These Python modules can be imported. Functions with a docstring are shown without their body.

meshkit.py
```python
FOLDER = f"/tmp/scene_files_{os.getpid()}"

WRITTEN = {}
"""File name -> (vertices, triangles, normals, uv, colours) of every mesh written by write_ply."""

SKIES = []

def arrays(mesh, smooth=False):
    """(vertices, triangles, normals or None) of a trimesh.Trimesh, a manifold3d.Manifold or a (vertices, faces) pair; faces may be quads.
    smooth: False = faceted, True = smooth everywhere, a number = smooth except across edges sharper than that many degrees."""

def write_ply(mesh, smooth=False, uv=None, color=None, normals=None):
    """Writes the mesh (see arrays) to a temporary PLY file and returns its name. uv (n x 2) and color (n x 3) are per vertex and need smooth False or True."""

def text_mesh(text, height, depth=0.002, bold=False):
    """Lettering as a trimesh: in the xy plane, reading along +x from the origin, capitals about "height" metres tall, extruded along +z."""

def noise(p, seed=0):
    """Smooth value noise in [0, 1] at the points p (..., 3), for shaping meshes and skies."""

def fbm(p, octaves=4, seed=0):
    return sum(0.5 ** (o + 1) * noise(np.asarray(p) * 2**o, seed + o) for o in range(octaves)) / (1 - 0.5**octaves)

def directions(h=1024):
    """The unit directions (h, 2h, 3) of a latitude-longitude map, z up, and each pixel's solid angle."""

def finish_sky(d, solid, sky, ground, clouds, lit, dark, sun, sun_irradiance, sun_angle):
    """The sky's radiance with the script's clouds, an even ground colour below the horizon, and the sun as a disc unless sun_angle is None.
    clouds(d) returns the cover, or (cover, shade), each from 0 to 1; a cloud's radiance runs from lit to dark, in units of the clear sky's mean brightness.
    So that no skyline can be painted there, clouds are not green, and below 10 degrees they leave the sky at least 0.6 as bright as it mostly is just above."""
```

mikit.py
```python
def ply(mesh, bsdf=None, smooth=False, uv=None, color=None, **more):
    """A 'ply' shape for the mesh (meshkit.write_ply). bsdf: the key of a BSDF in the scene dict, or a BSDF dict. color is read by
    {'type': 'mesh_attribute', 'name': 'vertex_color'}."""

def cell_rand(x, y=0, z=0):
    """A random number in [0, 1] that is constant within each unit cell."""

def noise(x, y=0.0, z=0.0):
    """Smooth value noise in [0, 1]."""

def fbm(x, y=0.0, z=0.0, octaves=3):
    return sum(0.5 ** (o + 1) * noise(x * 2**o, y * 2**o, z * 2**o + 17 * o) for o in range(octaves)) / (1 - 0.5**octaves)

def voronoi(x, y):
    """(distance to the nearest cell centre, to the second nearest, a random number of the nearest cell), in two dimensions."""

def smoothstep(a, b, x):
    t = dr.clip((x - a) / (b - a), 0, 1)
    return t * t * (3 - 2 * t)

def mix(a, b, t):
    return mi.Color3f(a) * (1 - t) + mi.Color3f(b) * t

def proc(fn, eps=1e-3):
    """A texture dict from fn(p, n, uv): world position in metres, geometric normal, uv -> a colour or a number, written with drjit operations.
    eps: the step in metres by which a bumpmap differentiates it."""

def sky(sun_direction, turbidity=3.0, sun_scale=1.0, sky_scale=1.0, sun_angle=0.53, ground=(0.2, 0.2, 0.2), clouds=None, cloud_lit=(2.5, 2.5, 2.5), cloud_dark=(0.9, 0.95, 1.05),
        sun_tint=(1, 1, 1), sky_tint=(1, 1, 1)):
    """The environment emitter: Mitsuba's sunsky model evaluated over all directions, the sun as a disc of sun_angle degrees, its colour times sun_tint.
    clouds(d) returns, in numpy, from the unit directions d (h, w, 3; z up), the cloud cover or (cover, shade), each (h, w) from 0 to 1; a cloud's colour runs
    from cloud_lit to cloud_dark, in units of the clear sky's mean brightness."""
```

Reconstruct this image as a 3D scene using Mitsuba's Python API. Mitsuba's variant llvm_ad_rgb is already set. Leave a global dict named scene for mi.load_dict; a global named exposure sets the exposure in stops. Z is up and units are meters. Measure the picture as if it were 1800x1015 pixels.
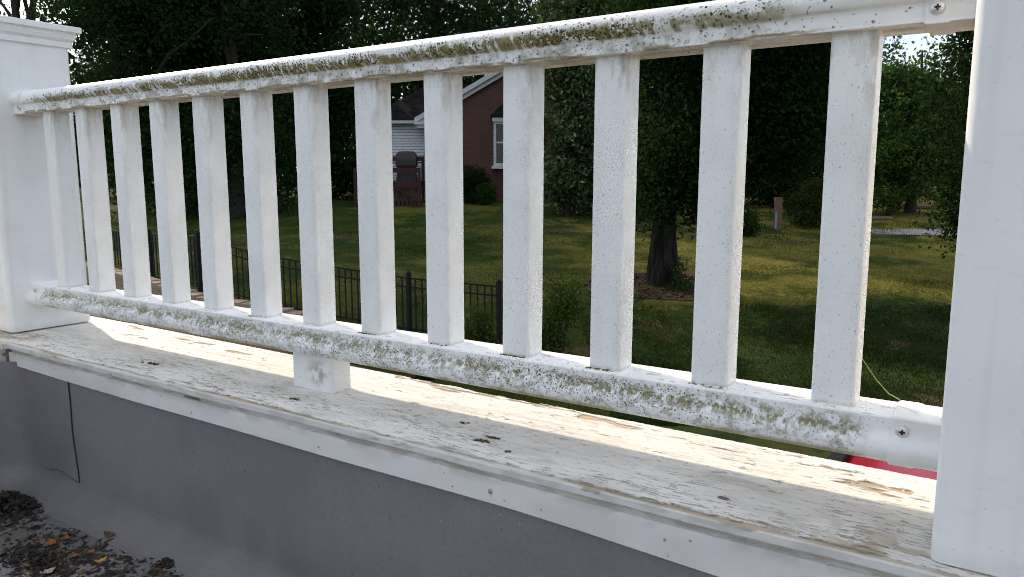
import math, random
import numpy as np, trimesh, drjit as dr, mitsuba as mi
import mikit, meshkit, shapely
from shapely.geometry import Polygon, box as sbox
from shapely import affinity
from mikit import proc, noise, fbm, voronoi, cell_rand, smoothstep, mix

rng = np.random.default_rng(7)
random.seed(7)
U = 0.128                       # baluster spacing in metres; the railing is laid out in these units
scene, labels = {}, {}
T = mi.ScalarTransform4f

# ------------------------------------------------------------------ camera, sky, exposure
YAW, PITCH, ROLL = math.radians(33.47), math.radians(-8.33), math.radians(0.08)
CAM = np.array([1.2377, -6.2457, 1.7887]) * U
F = np.array([-math.sin(YAW), math.cos(YAW), 0.0])            # horizontal forward
R = np.array([math.cos(YAW), math.sin(YAW), 0.0])             # right
FWD = F * math.cos(PITCH) + np.array([0, 0, math.sin(PITCH)])
UP0 = np.cross(R, FWD)
UP = UP0 * math.cos(ROLL) + R * math.sin(ROLL)
scene['camera'] = {'type': 'perspective', 'fov': 68.25, 'fov_axis': 'x', 'near_clip': 0.02, 'far_clip': 3000.0,
                   'to_world': T().look_at(origin=CAM.tolist(), target=(CAM + FWD).tolist(), up=UP.tolist())}
SUN_EL, SUN_AZ = math.radians(36.5), math.radians(18)           # azimuth measured from the railing's far end towards the lawn
SUN = (-math.cos(SUN_EL) * math.cos(SUN_AZ), math.cos(SUN_EL) * math.sin(SUN_AZ), math.sin(SUN_EL))
scene['sky'] = mikit.sky(SUN, turbidity=4.5, sun_scale=0.54, sky_scale=1.0, sun_tint=(0.95, 0.98, 1.04), sky_tint=(1.03, 0.985, 1.0),
                         clouds=lambda d: (np.clip((meshkit.fbm(d / (np.abs(d[..., 2:]) + 0.25) * 1.7, 5, 3) - 0.36) * 2.4, 0, 0.8), 0.05),
                         cloud_lit=(2.1, 2.1, 2.1))
exposure = 2.76

# ------------------------------------------------------------------ helpers
def numbered(k):
    if k not in scene and k not in labels:
        return k
    i = 1
    while f'{k}_{i:03d}' in scene or f'{k}_{i:03d}' in labels:
        i += 1
    return f'{k}_{i:03d}'

def obj(name, mesh, mat, parent=None, smooth=False, color=None, label=None, category=None, group=None, kind=None, unit=False, **more):
    """one entry of the scene; unit: the mesh is in railing units"""
    key = numbered((parent + '__' if parent else '') + name)
    if isinstance(mesh, dict):
        scene[key] = dict(mesh)
    else:
        if unit:
            mesh = mesh.copy(); mesh.vertices = mesh.vertices * U
        scene[key] = mikit.ply(mesh, mat, smooth=smooth, color=color, **more)
    tag(key, label, category, group, kind)
    return key

def tag(key, label=None, category=None, group=None, kind=None):
    d = {k: v for k, v in dict(label=label, category=category, group=group, kind=kind).items() if v}
    if d:
        labels[key] = {**labels.get(key, {}), **d}

def thing(name, label, category, group=None):
    key = numbered(name)
    tag(key, label, category, group)
    return key

def ray(u, v):
    return FWD + R * ((u - 900) / 1328.0) + UP * ((507.5 - v) / 1328.0)

def at(u, v, D):
    """the point of the place that lies D metres out along the lawn in that direction"""
    d = ray(u, v)
    return CAM + d * (D / d.dot(F))

def lat(u, D):
    return (u - 900) / 1328.0 * D

def P(D, s, z):
    return np.array([CAM[0] + F[0] * D + R[0] * s, CAM[1] + F[1] * D + R[1] * s, z])

def TM(v, f):
    return trimesh.Trimesh(np.asarray(v, float), np.asarray(f, int), process=False)

def cat(ms):
    return trimesh.util.concatenate(ms)

def box(x0, x1, y0, y1, z0, z1):
    m = trimesh.creation.box((x1 - x0, y1 - y0, z1 - z0))
    m.apply_translation(((x0 + x1) / 2, (y0 + y1) / 2, (z0 + z1) / 2))
    return m

def sweep(profile, stations, closed=True, caps=True):
    """stations: list of functions or offset arrays: each maps the (n,2) profile to (n,3) points"""
    n = len(profile)
    rows = [np.asarray(s(np.asarray(profile))) for s in stations]
    v = np.vstack(rows)
    f = []
    m = n if closed else n - 1
    for i in range(len(rows) - 1):
        a = i * n + np.arange(m); b = i * n + (np.arange(m) + 1) % n
        c = a + n; d = b + n
        f += [np.stack([a, b, d], 1), np.stack([a, d, c], 1)]
    f = np.vstack(f)
    if caps and closed:
        tris = trimesh.creation.triangulate_polygon(Polygon(profile), engine='earcut')
        pv, pf = tris
        # earcut may reorder; use own fan from centroid instead
        c0 = len(v); v = np.vstack([v, rows[0].mean(0), rows[-1].mean(0)])
        a = np.arange(n); b = (a + 1) % n
        f = np.vstack([f, np.stack([b, a, np.full(n, c0)], 1), np.stack([a + (len(rows) - 1) * n, b + (len(rows) - 1) * n, np.full(n, c0 + 1)], 1)])
    m = TM(v, f)
    if m.volume < 0:
        m.invert()
    return m

def rrect(x0, x1, y0, y1, r, seg=5):
    p = []
    for cx, cy, a0 in ((x1 - r, y0 + r, -90), (x1 - r, y1 - r, 0), (x0 + r, y1 - r, 90), (x0 + r, y0 + r, 180)):
        for k in range(seg + 1):
            a = math.radians(a0 + 90 * k / seg)
            p.append((cx + r * math.cos(a), cy + r * math.sin(a)))
    return np.array(p)

def column(prof, zs, scales=None):
    """vertical sweep of a plan outline"""
    c = prof.mean(0)
    st = []
    for i, z in enumerate(zs):
        k = 1.0 if scales is None else scales[i]
        st.append(lambda p, z=z, k=k: np.column_stack([(p - c) * k + c, np.full(len(p), z)]))
    return sweep(prof, st)

def tube(pts, r, sides=6):
    from_pts = np.asarray(pts, float)
    r = np.broadcast_to(np.asarray(r, float), (len(from_pts),))
    t = np.gradient(from_pts, axis=0); t /= np.linalg.norm(t, axis=1, keepdims=True) + 1e-12
    a = np.cross(t, np.where(np.abs(t[:, 2:]) < 0.9, [0, 0, 1.0], [1.0, 0, 0])); a /= np.linalg.norm(a, axis=1, keepdims=True) + 1e-12
    b = np.cross(t, a); ang = np.arange(sides) * 2 * np.pi / sides
    v = from_pts[:, None] + r[:, None, None] * (np.cos(ang)[None, :, None] * a[:, None] + np.sin(ang)[None, :, None] * b[:, None])
    n = len(from_pts)
    i, j = np.meshgrid(np.arange(n - 1), np.arange(sides), indexing='ij')
    q = np.stack([i * sides + j, i * sides + (j + 1) % sides, (i + 1) * sides + (j + 1) % sides, (i + 1) * sides + j], -1).reshape(-1, 4)
    v = np.vstack([v.reshape(-1, 3), from_pts[0], from_pts[-1]])
    k = np.arange(sides)
    caps = np.vstack([np.stack([(k + 1) % sides, k, np.full(sides, n * sides)], 1), np.stack([(n - 1) * sides + k, (n - 1) * sides + (k + 1) % sides, np.full(sides, n * sides + 1)], 1)])
    return TM(v, np.vstack([q[:, [0, 1, 2]], q[:, [0, 2, 3]], caps]))

def grid_mesh(X, Y, Z):
    h, w = X.shape
    v = np.stack([X, Y, Z], -1).reshape(-1, 3)
    i, j = np.meshgrid(np.arange(h - 1), np.arange(w - 1), indexing='ij')
    a = (i * w + j).ravel()
    q = np.stack([a, a + 1, a + w + 1, a + w], 1)
    return TM(v, np.vstack([q[:, [0, 1, 2]], q[:, [0, 2, 3]]]))

def framed(ms, o, ax, ay):
    """place meshes built in a local frame (x along ax, y along ay, z up) at o"""
    M = np.eye(4); M[:3, 0] = ax; M[:3, 1] = ay; M[:3, 2] = (0, 0, 1); M[:3, 3] = o
    m = ms.copy(); m.apply_transform(M)
    if np.linalg.det(M[:3, :3]) < 0:
        m.invert()
    return m

def mat(name, bsdf, bump=None, scale=1.0, eps=1e-3, two=True):
    if bump is not None:
        bsdf = {'type': 'bumpmap', 'arbitrary': {**proc(bump, eps)}, 'scale': scale, 'bsdf': bsdf}
    scene[name] = {'type': 'twosided', 'bsdf': bsdf} if two else bsdf
    return name

def rgb(*c):
    return {'type': 'rgb', 'value': list(c)}

def plain(name, color, rough=0.5, **more):
    return mat(name, {'type': 'principled', 'base_color': color if isinstance(color, dict) else rgb(*color), 'roughness': rough, **more})

def frac(x):
    return x - dr.floor(x)

def spots(a, b, size, density, r0=0.15, r1=0.45):
    f, s, w = voronoi(a / size, b / size)
    r = r0 + (r1 - r0) * frac(w * 17.31)
    return dr.select(w < density, smoothstep(r * 1.15, r * 0.15, f), 0.0)

# ------------------------------------------------------------------ materials of the railing
def c_baluster(p, n, uv):
    x, y, z = p.x / U, p.y / U, p.z / U
    lx = frac(x + 0.0) 
    a = x + y
    big = fbm(a * 3.0, z * 2.0, 1.0, 3)
    d = dr.sqrt(dr.square(lx - 0.29) + dr.square(y - 0.02))
    corner = smoothstep(0.085, 0.0, d)
    top = smoothstep(2.15, 2.86, z + 0.4 * (fbm(a * 9, z * 2.5, 4, 3) - 0.5))
    front = smoothstep(0.02, 0.0, y)
    base = mix((0.79, 0.785, 0.77), (0.73, 0.73, 0.715), smoothstep(0.35, 0.75, big))
    grime = dr.clip(corner * (0.10 + 0.55 * top) * smoothstep(0.3, 0.6, fbm(a * 10, z * 5, 9, 3)) + 0.30 * top * top * smoothstep(0.42, 0.7, fbm(a * 22, z * 7, 2, 4)), 0, 1)
    c = mix(base, (0.35, 0.305, 0.215), grime)
    dens = 0.06 + 0.22 * smoothstep(0.4, 0.7, big) + 0.3 * corner
    s1 = spots(a, z, 0.026, dens * (0.4 + 0.6 * front), 0.10, 0.38)
    s2 = spots(a + 5.3, z + 1.7, 0.060, 0.12 * (0.35 + 0.65 * front), 0.05, 0.22)
    s3 = spots(a + 2.3, z + 7.7, 0.017, 0.26 * (0.3 + 0.7 * front), 0.1, 0.4)
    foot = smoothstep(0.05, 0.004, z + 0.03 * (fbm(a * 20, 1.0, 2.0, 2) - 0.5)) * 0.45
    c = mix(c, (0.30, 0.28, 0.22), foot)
    return mix(c, (0.13, 0.135, 0.13), dr.clip(0.38 * s1 + 0.48 * s2 + 0.30 * s3, 0, 1))

def moss_top(x, y, z):
    """mould on the top rail: (film, moss, spots, rust line)"""
    ends = (0.70 * smoothstep(-0.1, -0.5, x) + 0.30 * smoothstep(-0.7, -1.6, x)) * smoothstep(-12.15, -11.6, x)
    t = z + 0.6 * y
    edge = fbm(x * 1.7, 3.0, 0.0, 4)
    up = 3.095 + 0.07 * (edge - 0.5) - 0.05 * smoothstep(-8.0, -12.0, x)
    band = smoothstep(2.965, 2.99, z) * smoothstep(up + 0.035, up - 0.035, z) * smoothstep(0.06, 0.0, y)
    fine = fbm(x * 30.0 + z * 8.0, z * 11.0, 5.0, 4)
    mid = fbm(x * 5.0, z * 12.0, 2.0, 3)
    moss = band * ends * smoothstep(0.43, 0.62, 0.58 * fine + 0.42 * mid + 0.07 * band)
    film = ends * smoothstep(3.16, 3.0, z + 0.12 * (mid - 0.5)) * smoothstep(2.96, 3.0, z) * smoothstep(0.3, 0.75, mid)
    low = smoothstep(2.99, 2.95, z) * smoothstep(2.84, 2.88, z)
    film = film * 0.8 + low * ends * (0.80 * smoothstep(0.42, 0.66, fbm(x * 7.0, z * 7.0, 11.0, 4)) + 0.25 * smoothstep(0.42, 0.6, fbm(x * 32.0, z * 26.0, 3.0, 3)))
    sd = (0.42 * smoothstep(up + 0.085, up, z) + 0.05) * smoothstep(2.96, 3.02, z) * smoothstep(0.14, 0.0, y) + 0.26 * low + 0.012
    sp = spots(x, t * 1.25, 0.050, sd * (0.25 + ends), 0.12, 0.46)
    sp2 = spots(x + 3.1, t * 1.25 + 1.0, 0.026, sd * (0.25 + ends) * 1.1, 0.15, 0.46)
    rust = 0.95 * smoothstep(0.022, 0.004, dr.abs(z - 2.868 - 0.03 * (fbm(x * 6.0, 3.0, 3.0, 3) - 0.5))) * smoothstep(-0.03, -0.08, y) * smoothstep(0.30, 0.5, fbm(x * 5.0, 7.0, 1.0, 4)) * smoothstep(0.2, -0.4, x)
    return film, moss, dr.maximum(sp, 0.8 * sp2), rust, fine, mid

def c_top(p, n, uv):
    x, y, z = p.x / U, p.y / U, p.z / U
    film, moss, sp, rust, fine, mid = moss_top(x, y, z)
    c = mix((0.80, 0.79, 0.775), (0.74, 0.735, 0.71), mid)
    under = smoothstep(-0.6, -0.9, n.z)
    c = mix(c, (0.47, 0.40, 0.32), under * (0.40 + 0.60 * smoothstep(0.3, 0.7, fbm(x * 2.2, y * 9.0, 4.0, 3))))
    c = mix(c, mix((0.44, 0.415, 0.30), (0.30, 0.285, 0.20), smoothstep(2.99, 2.95, z)), dr.clip(film * 0.8, 0, 1))
    c = mix(c, mix((0.150, 0.130, 0.032), (0.30, 0.255, 0.10), fine), dr.clip(moss, 0, 1))
    c = mix(c, (0.045, 0.05, 0.035), dr.clip(sp * 0.88, 0, 1))
    return mix(c, mix((0.30, 0.22, 0.08), (0.12, 0.08, 0.03), mid), dr.clip(rust, 0, 1))

def b_top(p, n, uv):
    x, y, z = p.x / U, p.y / U, p.z / U
    film, moss, sp, rust, fine, mid = moss_top(x, y, z)
    return moss * (0.4 + fine) + 0.5 * sp

def moss_bot(x, y, z):
    ends = smoothstep(0.50, 0.30, x) * smoothstep(-12.32, -12.2, x)
    side = smoothstep(0.02, -0.03, y)
    edge = fbm(x * 1.3, 9.0, 0.0, 4)
    zc = -0.125 - 0.03 * (edge - 0.5)
    band = smoothstep(0.10, 0.0, dr.abs(z - zc)) * side
    fine = fbm(x * 24.0, z * 26.0, 3.0, 3)
    mid = fbm(x * 7.0, z * 10.0, 6.0, 4)
    streak = fbm(x * 11.0 + z * 2.0, z * 13.0, 8.0, 4)
    moss = band * ends * smoothstep(0.50, 0.66, 0.50 * fine + 0.42 * mid + 0.20 * edge + 0.09 * band - 0.045) * (0.30 + 0.70 * smoothstep(0.40, 0.54, fbm(x * 46.0, z * 42.0, 4.0, 3)))
    grainy = fbm(x * 34.0, z * 36.0, 1.0, 3)
    film = side * ends * smoothstep(0.02, -0.06, z) * dr.clip(smoothstep(0.38, 0.68, streak) * (0.25 + 0.65 * smoothstep(0.36, 0.60, grainy)) + 0.30 * smoothstep(0.50, 0.64, grainy) + 0.35 * band * smoothstep(0.4, 0.62, fine), 0, 1)
    lip = smoothstep(-0.275, -0.33, z) * smoothstep(0.2, 0.0, y) * smoothstep(0.40, 0.58, fbm(x * 1.5, 2.0, 2.0, 4) + 0.15 * smoothstep(-5.0, -9.0, x)) * ends
    sd = side * (0.30 * smoothstep(0.02, -0.10, z) * smoothstep(-0.42, -0.25, z) + 0.08 + 0.22 * smoothstep(0.12, 0.02, dr.abs(z - zc))) + 0.07
    sp = spots(x, z - y * 0.6, 0.042, sd * (0.08 + ends), 0.10, 0.44)
    sp2 = spots(x * 1.0 + 3.1, z - y * 0.6 + 1.0, 0.024, sd * (0.08 + ends) * 1.2, 0.15, 0.46)
    return film, moss, dr.maximum(sp * 0.72, 0.55 * sp2), lip, fine, mid

def c_bot(p, n, uv):
    x, y, z = p.x / U, p.y / U, p.z / U
    film, moss, sp, lip, fine, mid = moss_bot(x, y, z)
    c = mix((0.80, 0.795, 0.785), (0.74, 0.74, 0.73), mid)
    top = smoothstep(0.8, 0.95, n.z)
    dash = top * smoothstep(0.69, 0.75, fbm(x * 7.0, y * 34.0, 3.0, 3))
    c = mix(c, (0.30, 0.31, 0.29), dr.clip(dash * 0.75, 0, 1))
    c = mix(c, (0.39, 0.385, 0.315), dr.clip(film * 0.85, 0, 1))
    c = mix(c, mix((0.135, 0.13, 0.04), (0.26, 0.24, 0.11), fine), dr.clip(moss, 0, 1))
    c = mix(c, mix((0.16, 0.145, 0.03), (0.3, 0.26, 0.1), mid), dr.clip(lip * 0.9, 0, 1))
    return mix(c, (0.10, 0.105, 0.09), dr.clip(sp * 0.8, 0, 1))

def b_bot(p, n, uv):
    film, moss, sp, lip, fine, mid = moss_bot(p.x / U, p.y / U, p.z / U)
    return moss * (0.4 + fine) + 0.45 * sp + 0.2 * lip

def c_post(p, n, uv):
    a, z = (p.x + p.y) / U, p.z / U
    big = fbm(a * 1.2, z * 1.0, 3.0, 3)
    c = mix((0.79, 0.79, 0.785), (0.735, 0.735, 0.725), smoothstep(0.35, 0.7, big))
    s = spots(a, z, 0.065, 0.07, 0.05, 0.22) * 0.22 + spots(a + 3, z, 0.035, 0.10, 0.06, 0.25) * 0.16
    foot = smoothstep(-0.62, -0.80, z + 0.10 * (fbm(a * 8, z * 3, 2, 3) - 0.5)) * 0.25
    run = smoothstep(0.52, 0.78, fbm(a * 9.0, z * 0.35, 5.0, 3)) * 0.07
    scuff = smoothstep(0.70, 0.76, fbm(a * 5.0 + z * 1.5, z * 22.0, 3.0, 3)) * smoothstep(0.5, 0.65, fbm(a * 1.5, z * 1.5, 9.0, 2)) * 0.06
    return mix(c, (0.30, 0.295, 0.26), dr.clip(s + foot + run + scuff, 0, 1))

def c_bracket(p, n, uv):
    x, y, z = p.x / U, p.y / U, p.z / U
    c = mix((0.79, 0.78, 0.765), (0.72, 0.71, 0.68), fbm(x * 6, y * 6, z * 6, 3))
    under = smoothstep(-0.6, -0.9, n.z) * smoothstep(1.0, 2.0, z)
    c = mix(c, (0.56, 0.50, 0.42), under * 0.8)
    s = spots(x + y, z, 0.06, 0.05, 0.1, 0.3)
    return mix(c, (0.2, 0.19, 0.16), s * 0.7)

def c_block(p, n, uv):
    a, z = (p.x + p.y) / U, p.z / U
    st = smoothstep(0.32, 0.0, dr.sqrt(dr.square((a + 5.75) * 1.1) + dr.square((z + 0.58) * 1.2))) * smoothstep(0.4, 0.62, fbm(a * 10, z * 10, 1, 4))
    c = mix((0.76, 0.75, 0.735), (0.70, 0.69, 0.67), fbm(a * 4, z * 4, 8, 3))
    return mix(c, (0.22, 0.22, 0.17), dr.clip(st * 0.75 + 0.6 * spots(a, z, 0.05, 0.05, 0.1, 0.3), 0, 1))

VINYL = dict(type='principled', roughness=0.38, specular=0.5)
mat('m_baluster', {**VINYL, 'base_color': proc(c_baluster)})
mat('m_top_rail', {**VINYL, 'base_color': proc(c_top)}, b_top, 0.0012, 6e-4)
mat('m_bottom_rail', {**VINYL, 'base_color': proc(c_bot)}, b_bot, 0.0010, 6e-4)
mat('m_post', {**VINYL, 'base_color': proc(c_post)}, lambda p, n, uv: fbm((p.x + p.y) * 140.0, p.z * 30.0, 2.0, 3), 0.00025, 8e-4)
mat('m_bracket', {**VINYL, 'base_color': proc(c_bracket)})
mat('m_block', {**VINYL, 'base_color': proc(c_block)})
mat('m_screw', {'type': 'principled', 'base_color': {'type': 'mesh_attribute', 'name': 'vertex_color'}, 'roughness': 0.35, 'metallic': 0.6})
mat('m_moss', {'type': 'principled', 'base_color': {'type': 'mesh_attribute', 'name': 'vertex_color'}, 'roughness': 0.95, 'specular': 0.1})

# ------------------------------------------------------------------ materials of the parapet and roof
def grain(x, y):
    """weather checks in the coping paint, x along the board (units)"""
    wob = 0.05 * fbm(x * 1.5, y * 2.0, 2.0, 3)
    g = fbm(x * 11.0, (y + wob) * 80.0, 4.0, 3)
    region = fbm(x * 0.9, y * 2.6, 7.0, 3)
    near = smoothstep(0.35, -0.25, y) * smoothstep(-0.80, -0.62, y)
    thr = 0.74 + 0.02 * smoothstep(0.1, 0.4, y) - 0.115 * near * smoothstep(0.36, 0.58, region) - 0.02 * smoothstep(0.5, 0.7, region)
    return smoothstep(thr, thr + 0.035, g), region, g

def c_paint(p, n, uv):
    x, y = p.x / U, p.y / U
    cr, region, g = grain(x, y)
    c = mix((0.68, 0.66, 0.615), (0.60, 0.58, 0.535), smoothstep(0.3, 0.75, fbm(x * 0.8, y * 3.5, 1.0, 4)))
    c = mix(c, (0.50, 0.485, 0.435), 0.55 * smoothstep(0.5, 0.75, fbm(x * 2.5, y * 16.0, 5.0, 3)))
    dirt = smoothstep(0.56, 0.80, fbm(x * 1.6, y * 4.0, 13.0, 4)) * smoothstep(0.6, -0.3, y)
    c = mix(c, (0.34, 0.32, 0.26), 0.45 * dirt)
    corner = smoothstep(1.3, 0.2, dr.sqrt(dr.square(x - 0.75) + dr.square((y + 0.75) * 1.5))) * smoothstep(0.42, 0.62, fbm(x * 5, y * 7, 3, 4)) + smoothstep(1.2, 0.2, dr.sqrt(dr.square(x + 12.6) + dr.square((y + 0.6) * 1.6))) * smoothstep(0.42, 0.6, fbm(x * 4, y * 7, 3, 4))
    c = mix(c, (0.36, 0.29, 0.20), dr.clip(corner * 0.75, 0, 1))
    sp = spots(x, y, 0.05, 0.10 + 0.1 * smoothstep(0.5, 0.7, region), 0.08, 0.30)
    sp2 = spots(x * 0.5 + 3, y, 0.032, 0.10, 0.08, 0.34)
    return mix(c, (0.23, 0.215, 0.175), dr.clip(0.75 * cr + 0.55 * sp + 0.5 * sp2, 0, 1))

def b_paint(p, n, uv):
    cr, region, g = grain(p.x / U, p.y / U)
    return g * 0.35 - cr * 0.6

def c_wood(p, n, uv):
    x, y, z = p.x / U, p.y / U, p.z / U
    g = fbm(x * 1.4, y * 40.0, 3.0, 3)
    w = mix((0.47, 0.38, 0.265), (0.34, 0.27, 0.185), g)
    w = mix(w, (0.30, 0.27, 0.22), 0.45 * smoothstep(0.45, 0.7, fbm(x * 3, y * 6, 2, 3)))
    primer = smoothstep(-0.66, -0.72, y) * smoothstep(0.60, 0.46, fbm(x * 1.3, y * 8.0, 12.0, 3))
    w = mix(w, (0.54, 0.525, 0.48), primer)
    side = smoothstep(0.85, 0.6, n.z)
    ed = fbm(x * 5.0, z * 14.0, 3.0, 4)
    pt = mix((0.58, 0.57, 0.54), (0.48, 0.465, 0.43), smoothstep(0.35, 0.7, ed))
    pt = mix(pt, (0.20, 0.18, 0.13), 0.7 * smoothstep(0.66, 0.76, fbm(x * 3.2, z * 12.0, 9.0, 4)))
    return mix(w, pt, side)

def c_fascia(p, n, uv):
    x, z = (p.x - p.y) / U, p.z / U
    c = mix((0.64, 0.625, 0.60), (0.56, 0.55, 0.525), smoothstep(0.3, 0.75, fbm(x * 1.2, z * 2.5, 1.0, 3)))
    upper = smoothstep(-1.06, -0.97, z) * smoothstep(0.35, 0.6, fbm(x * 4, z * 8, 2, 3))
    c = mix(c, (0.40, 0.37, 0.32), 0.5 * upper)
    s = spots(x, z, 0.10, 0.045, 0.06, 0.24)
    return mix(c, (0.14, 0.12, 0.10), s * 0.85)

def c_strip(p, n, uv):
    x, z = (p.x - p.y) / U, p.z / U
    c = mix((0.50, 0.47, 0.43), (0.36, 0.32, 0.28), smoothstep(0.35, 0.68, fbm(x * 4, z * 12, 4, 4)))
    return mix(c, (0.14, 0.12, 0.08), smoothstep(0.62, 0.72, fbm(x * 1.7, z * 5, 8, 4)))

def c_membrane(p, n, uv):
    x, y, z = p.x / U, p.y / U, p.z / U
    a = x - y
    big = fbm(a * 0.6, z * 0.9, y * 0.3, 4)
    c = mix((0.180, 0.171, 0.174), (0.155, 0.147, 0.150), smoothstep(0.35, 0.7, big))
    low = smoothstep(-2.0, -2.75, z + 0.9 * (fbm(a * 0.7, z * 0.4, 2.0, 3) - 0.5))
    c = mix(c, (0.080, 0.077, 0.071), 0.30 * low * smoothstep(0.25, 0.6, fbm(a * 1.1, z * 0.8, 6.0, 4)))
    dust = smoothstep(-2.85, -3.12, z)
    c = mix(c, (0.135, 0.132, 0.132), 0.6 * dust)
    streak = smoothstep(0.5, 0.8, fbm(a * 7.0, z * 0.5, 3.0, 3)) * smoothstep(-3.0, -2.7, z)
    c = mix(c, (0.118, 0.11, 0.10), 0.10 * streak)
    weave = fbm(a * 45.0, (z + y) * 45.0, 2.0, 2)
    c = c * (0.90 + 0.20 * weave)
    s = spots(a, z + y, 0.16, 0.10, 0.03, 0.11)
    pale = spots(a + 4.0, z + y, 0.22, 0.10, 0.02, 0.10)
    return mix(mix(c, (0.03, 0.03, 0.03), s * 0.7), (0.30, 0.30, 0.29), pale * 0.5)

def c_floor(p, n, uv):
    x, y = p.x / U, p.y / U
    c = mix((0.185, 0.178, 0.181), (0.135, 0.130, 0.131), smoothstep(0.3, 0.7, fbm(x * 0.7, y * 0.7, 1, 4)))
    film = smoothstep(0.48, 0.70, fbm(x * 2.2, y * 2.2, 5, 4))
    c = mix(c, (0.075, 0.07, 0.062), 0.55 * film)
    return mix(c, (0.035, 0.033, 0.03), 0.75 * spots(x, y, 0.13, 0.35, 0.08, 0.34))

mat('m_paint', {'type': 'principled', 'base_color': proc(c_paint), 'roughness': 0.62, 'specular': 0.3}, b_paint, 0.0014, 8e-4)
mat('m_wood', {'type': 'principled', 'base_color': proc(c_wood), 'roughness': 0.8, 'specular': 0.2})
mat('m_fascia', {'type': 'principled', 'base_color': proc(c_fascia), 'roughness': 0.45, 'specular': 0.4})
mat('m_strip', {'type': 'principled', 'base_color': proc(c_strip), 'roughness': 0.8})
mat('m_membrane', {'type': 'principled', 'base_color': proc(c_membrane), 'roughness': 0.58, 'specular': 0.35}, lambda p, n, uv: fbm((p.x - p.y) * 330.0, (p.z + p.y) * 330.0, 2.0, 2) + 3.0 * fbm((p.x - p.y) * 22.0, p.z * 22.0, 5.0, 3), 0.0005, 1e-3)
mat('m_floor', {'type': 'principled', 'base_color': proc(c_floor), 'roughness': 0.75, 'specular': 0.25})
plain('m_seam', (0.02, 0.02, 0.02), 0.7)
plain('m_nail', (0.33, 0.33, 0.32), 0.45, metallic=0.5)
plain('m_outer_wall', (0.45, 0.43, 0.40), 0.8)
mat('m_vertex', {'type': 'principled', 'base_color': {'type': 'mesh_attribute', 'name': 'vertex_color'}, 'roughness': 0.8, 'specular': 0.2})

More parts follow.
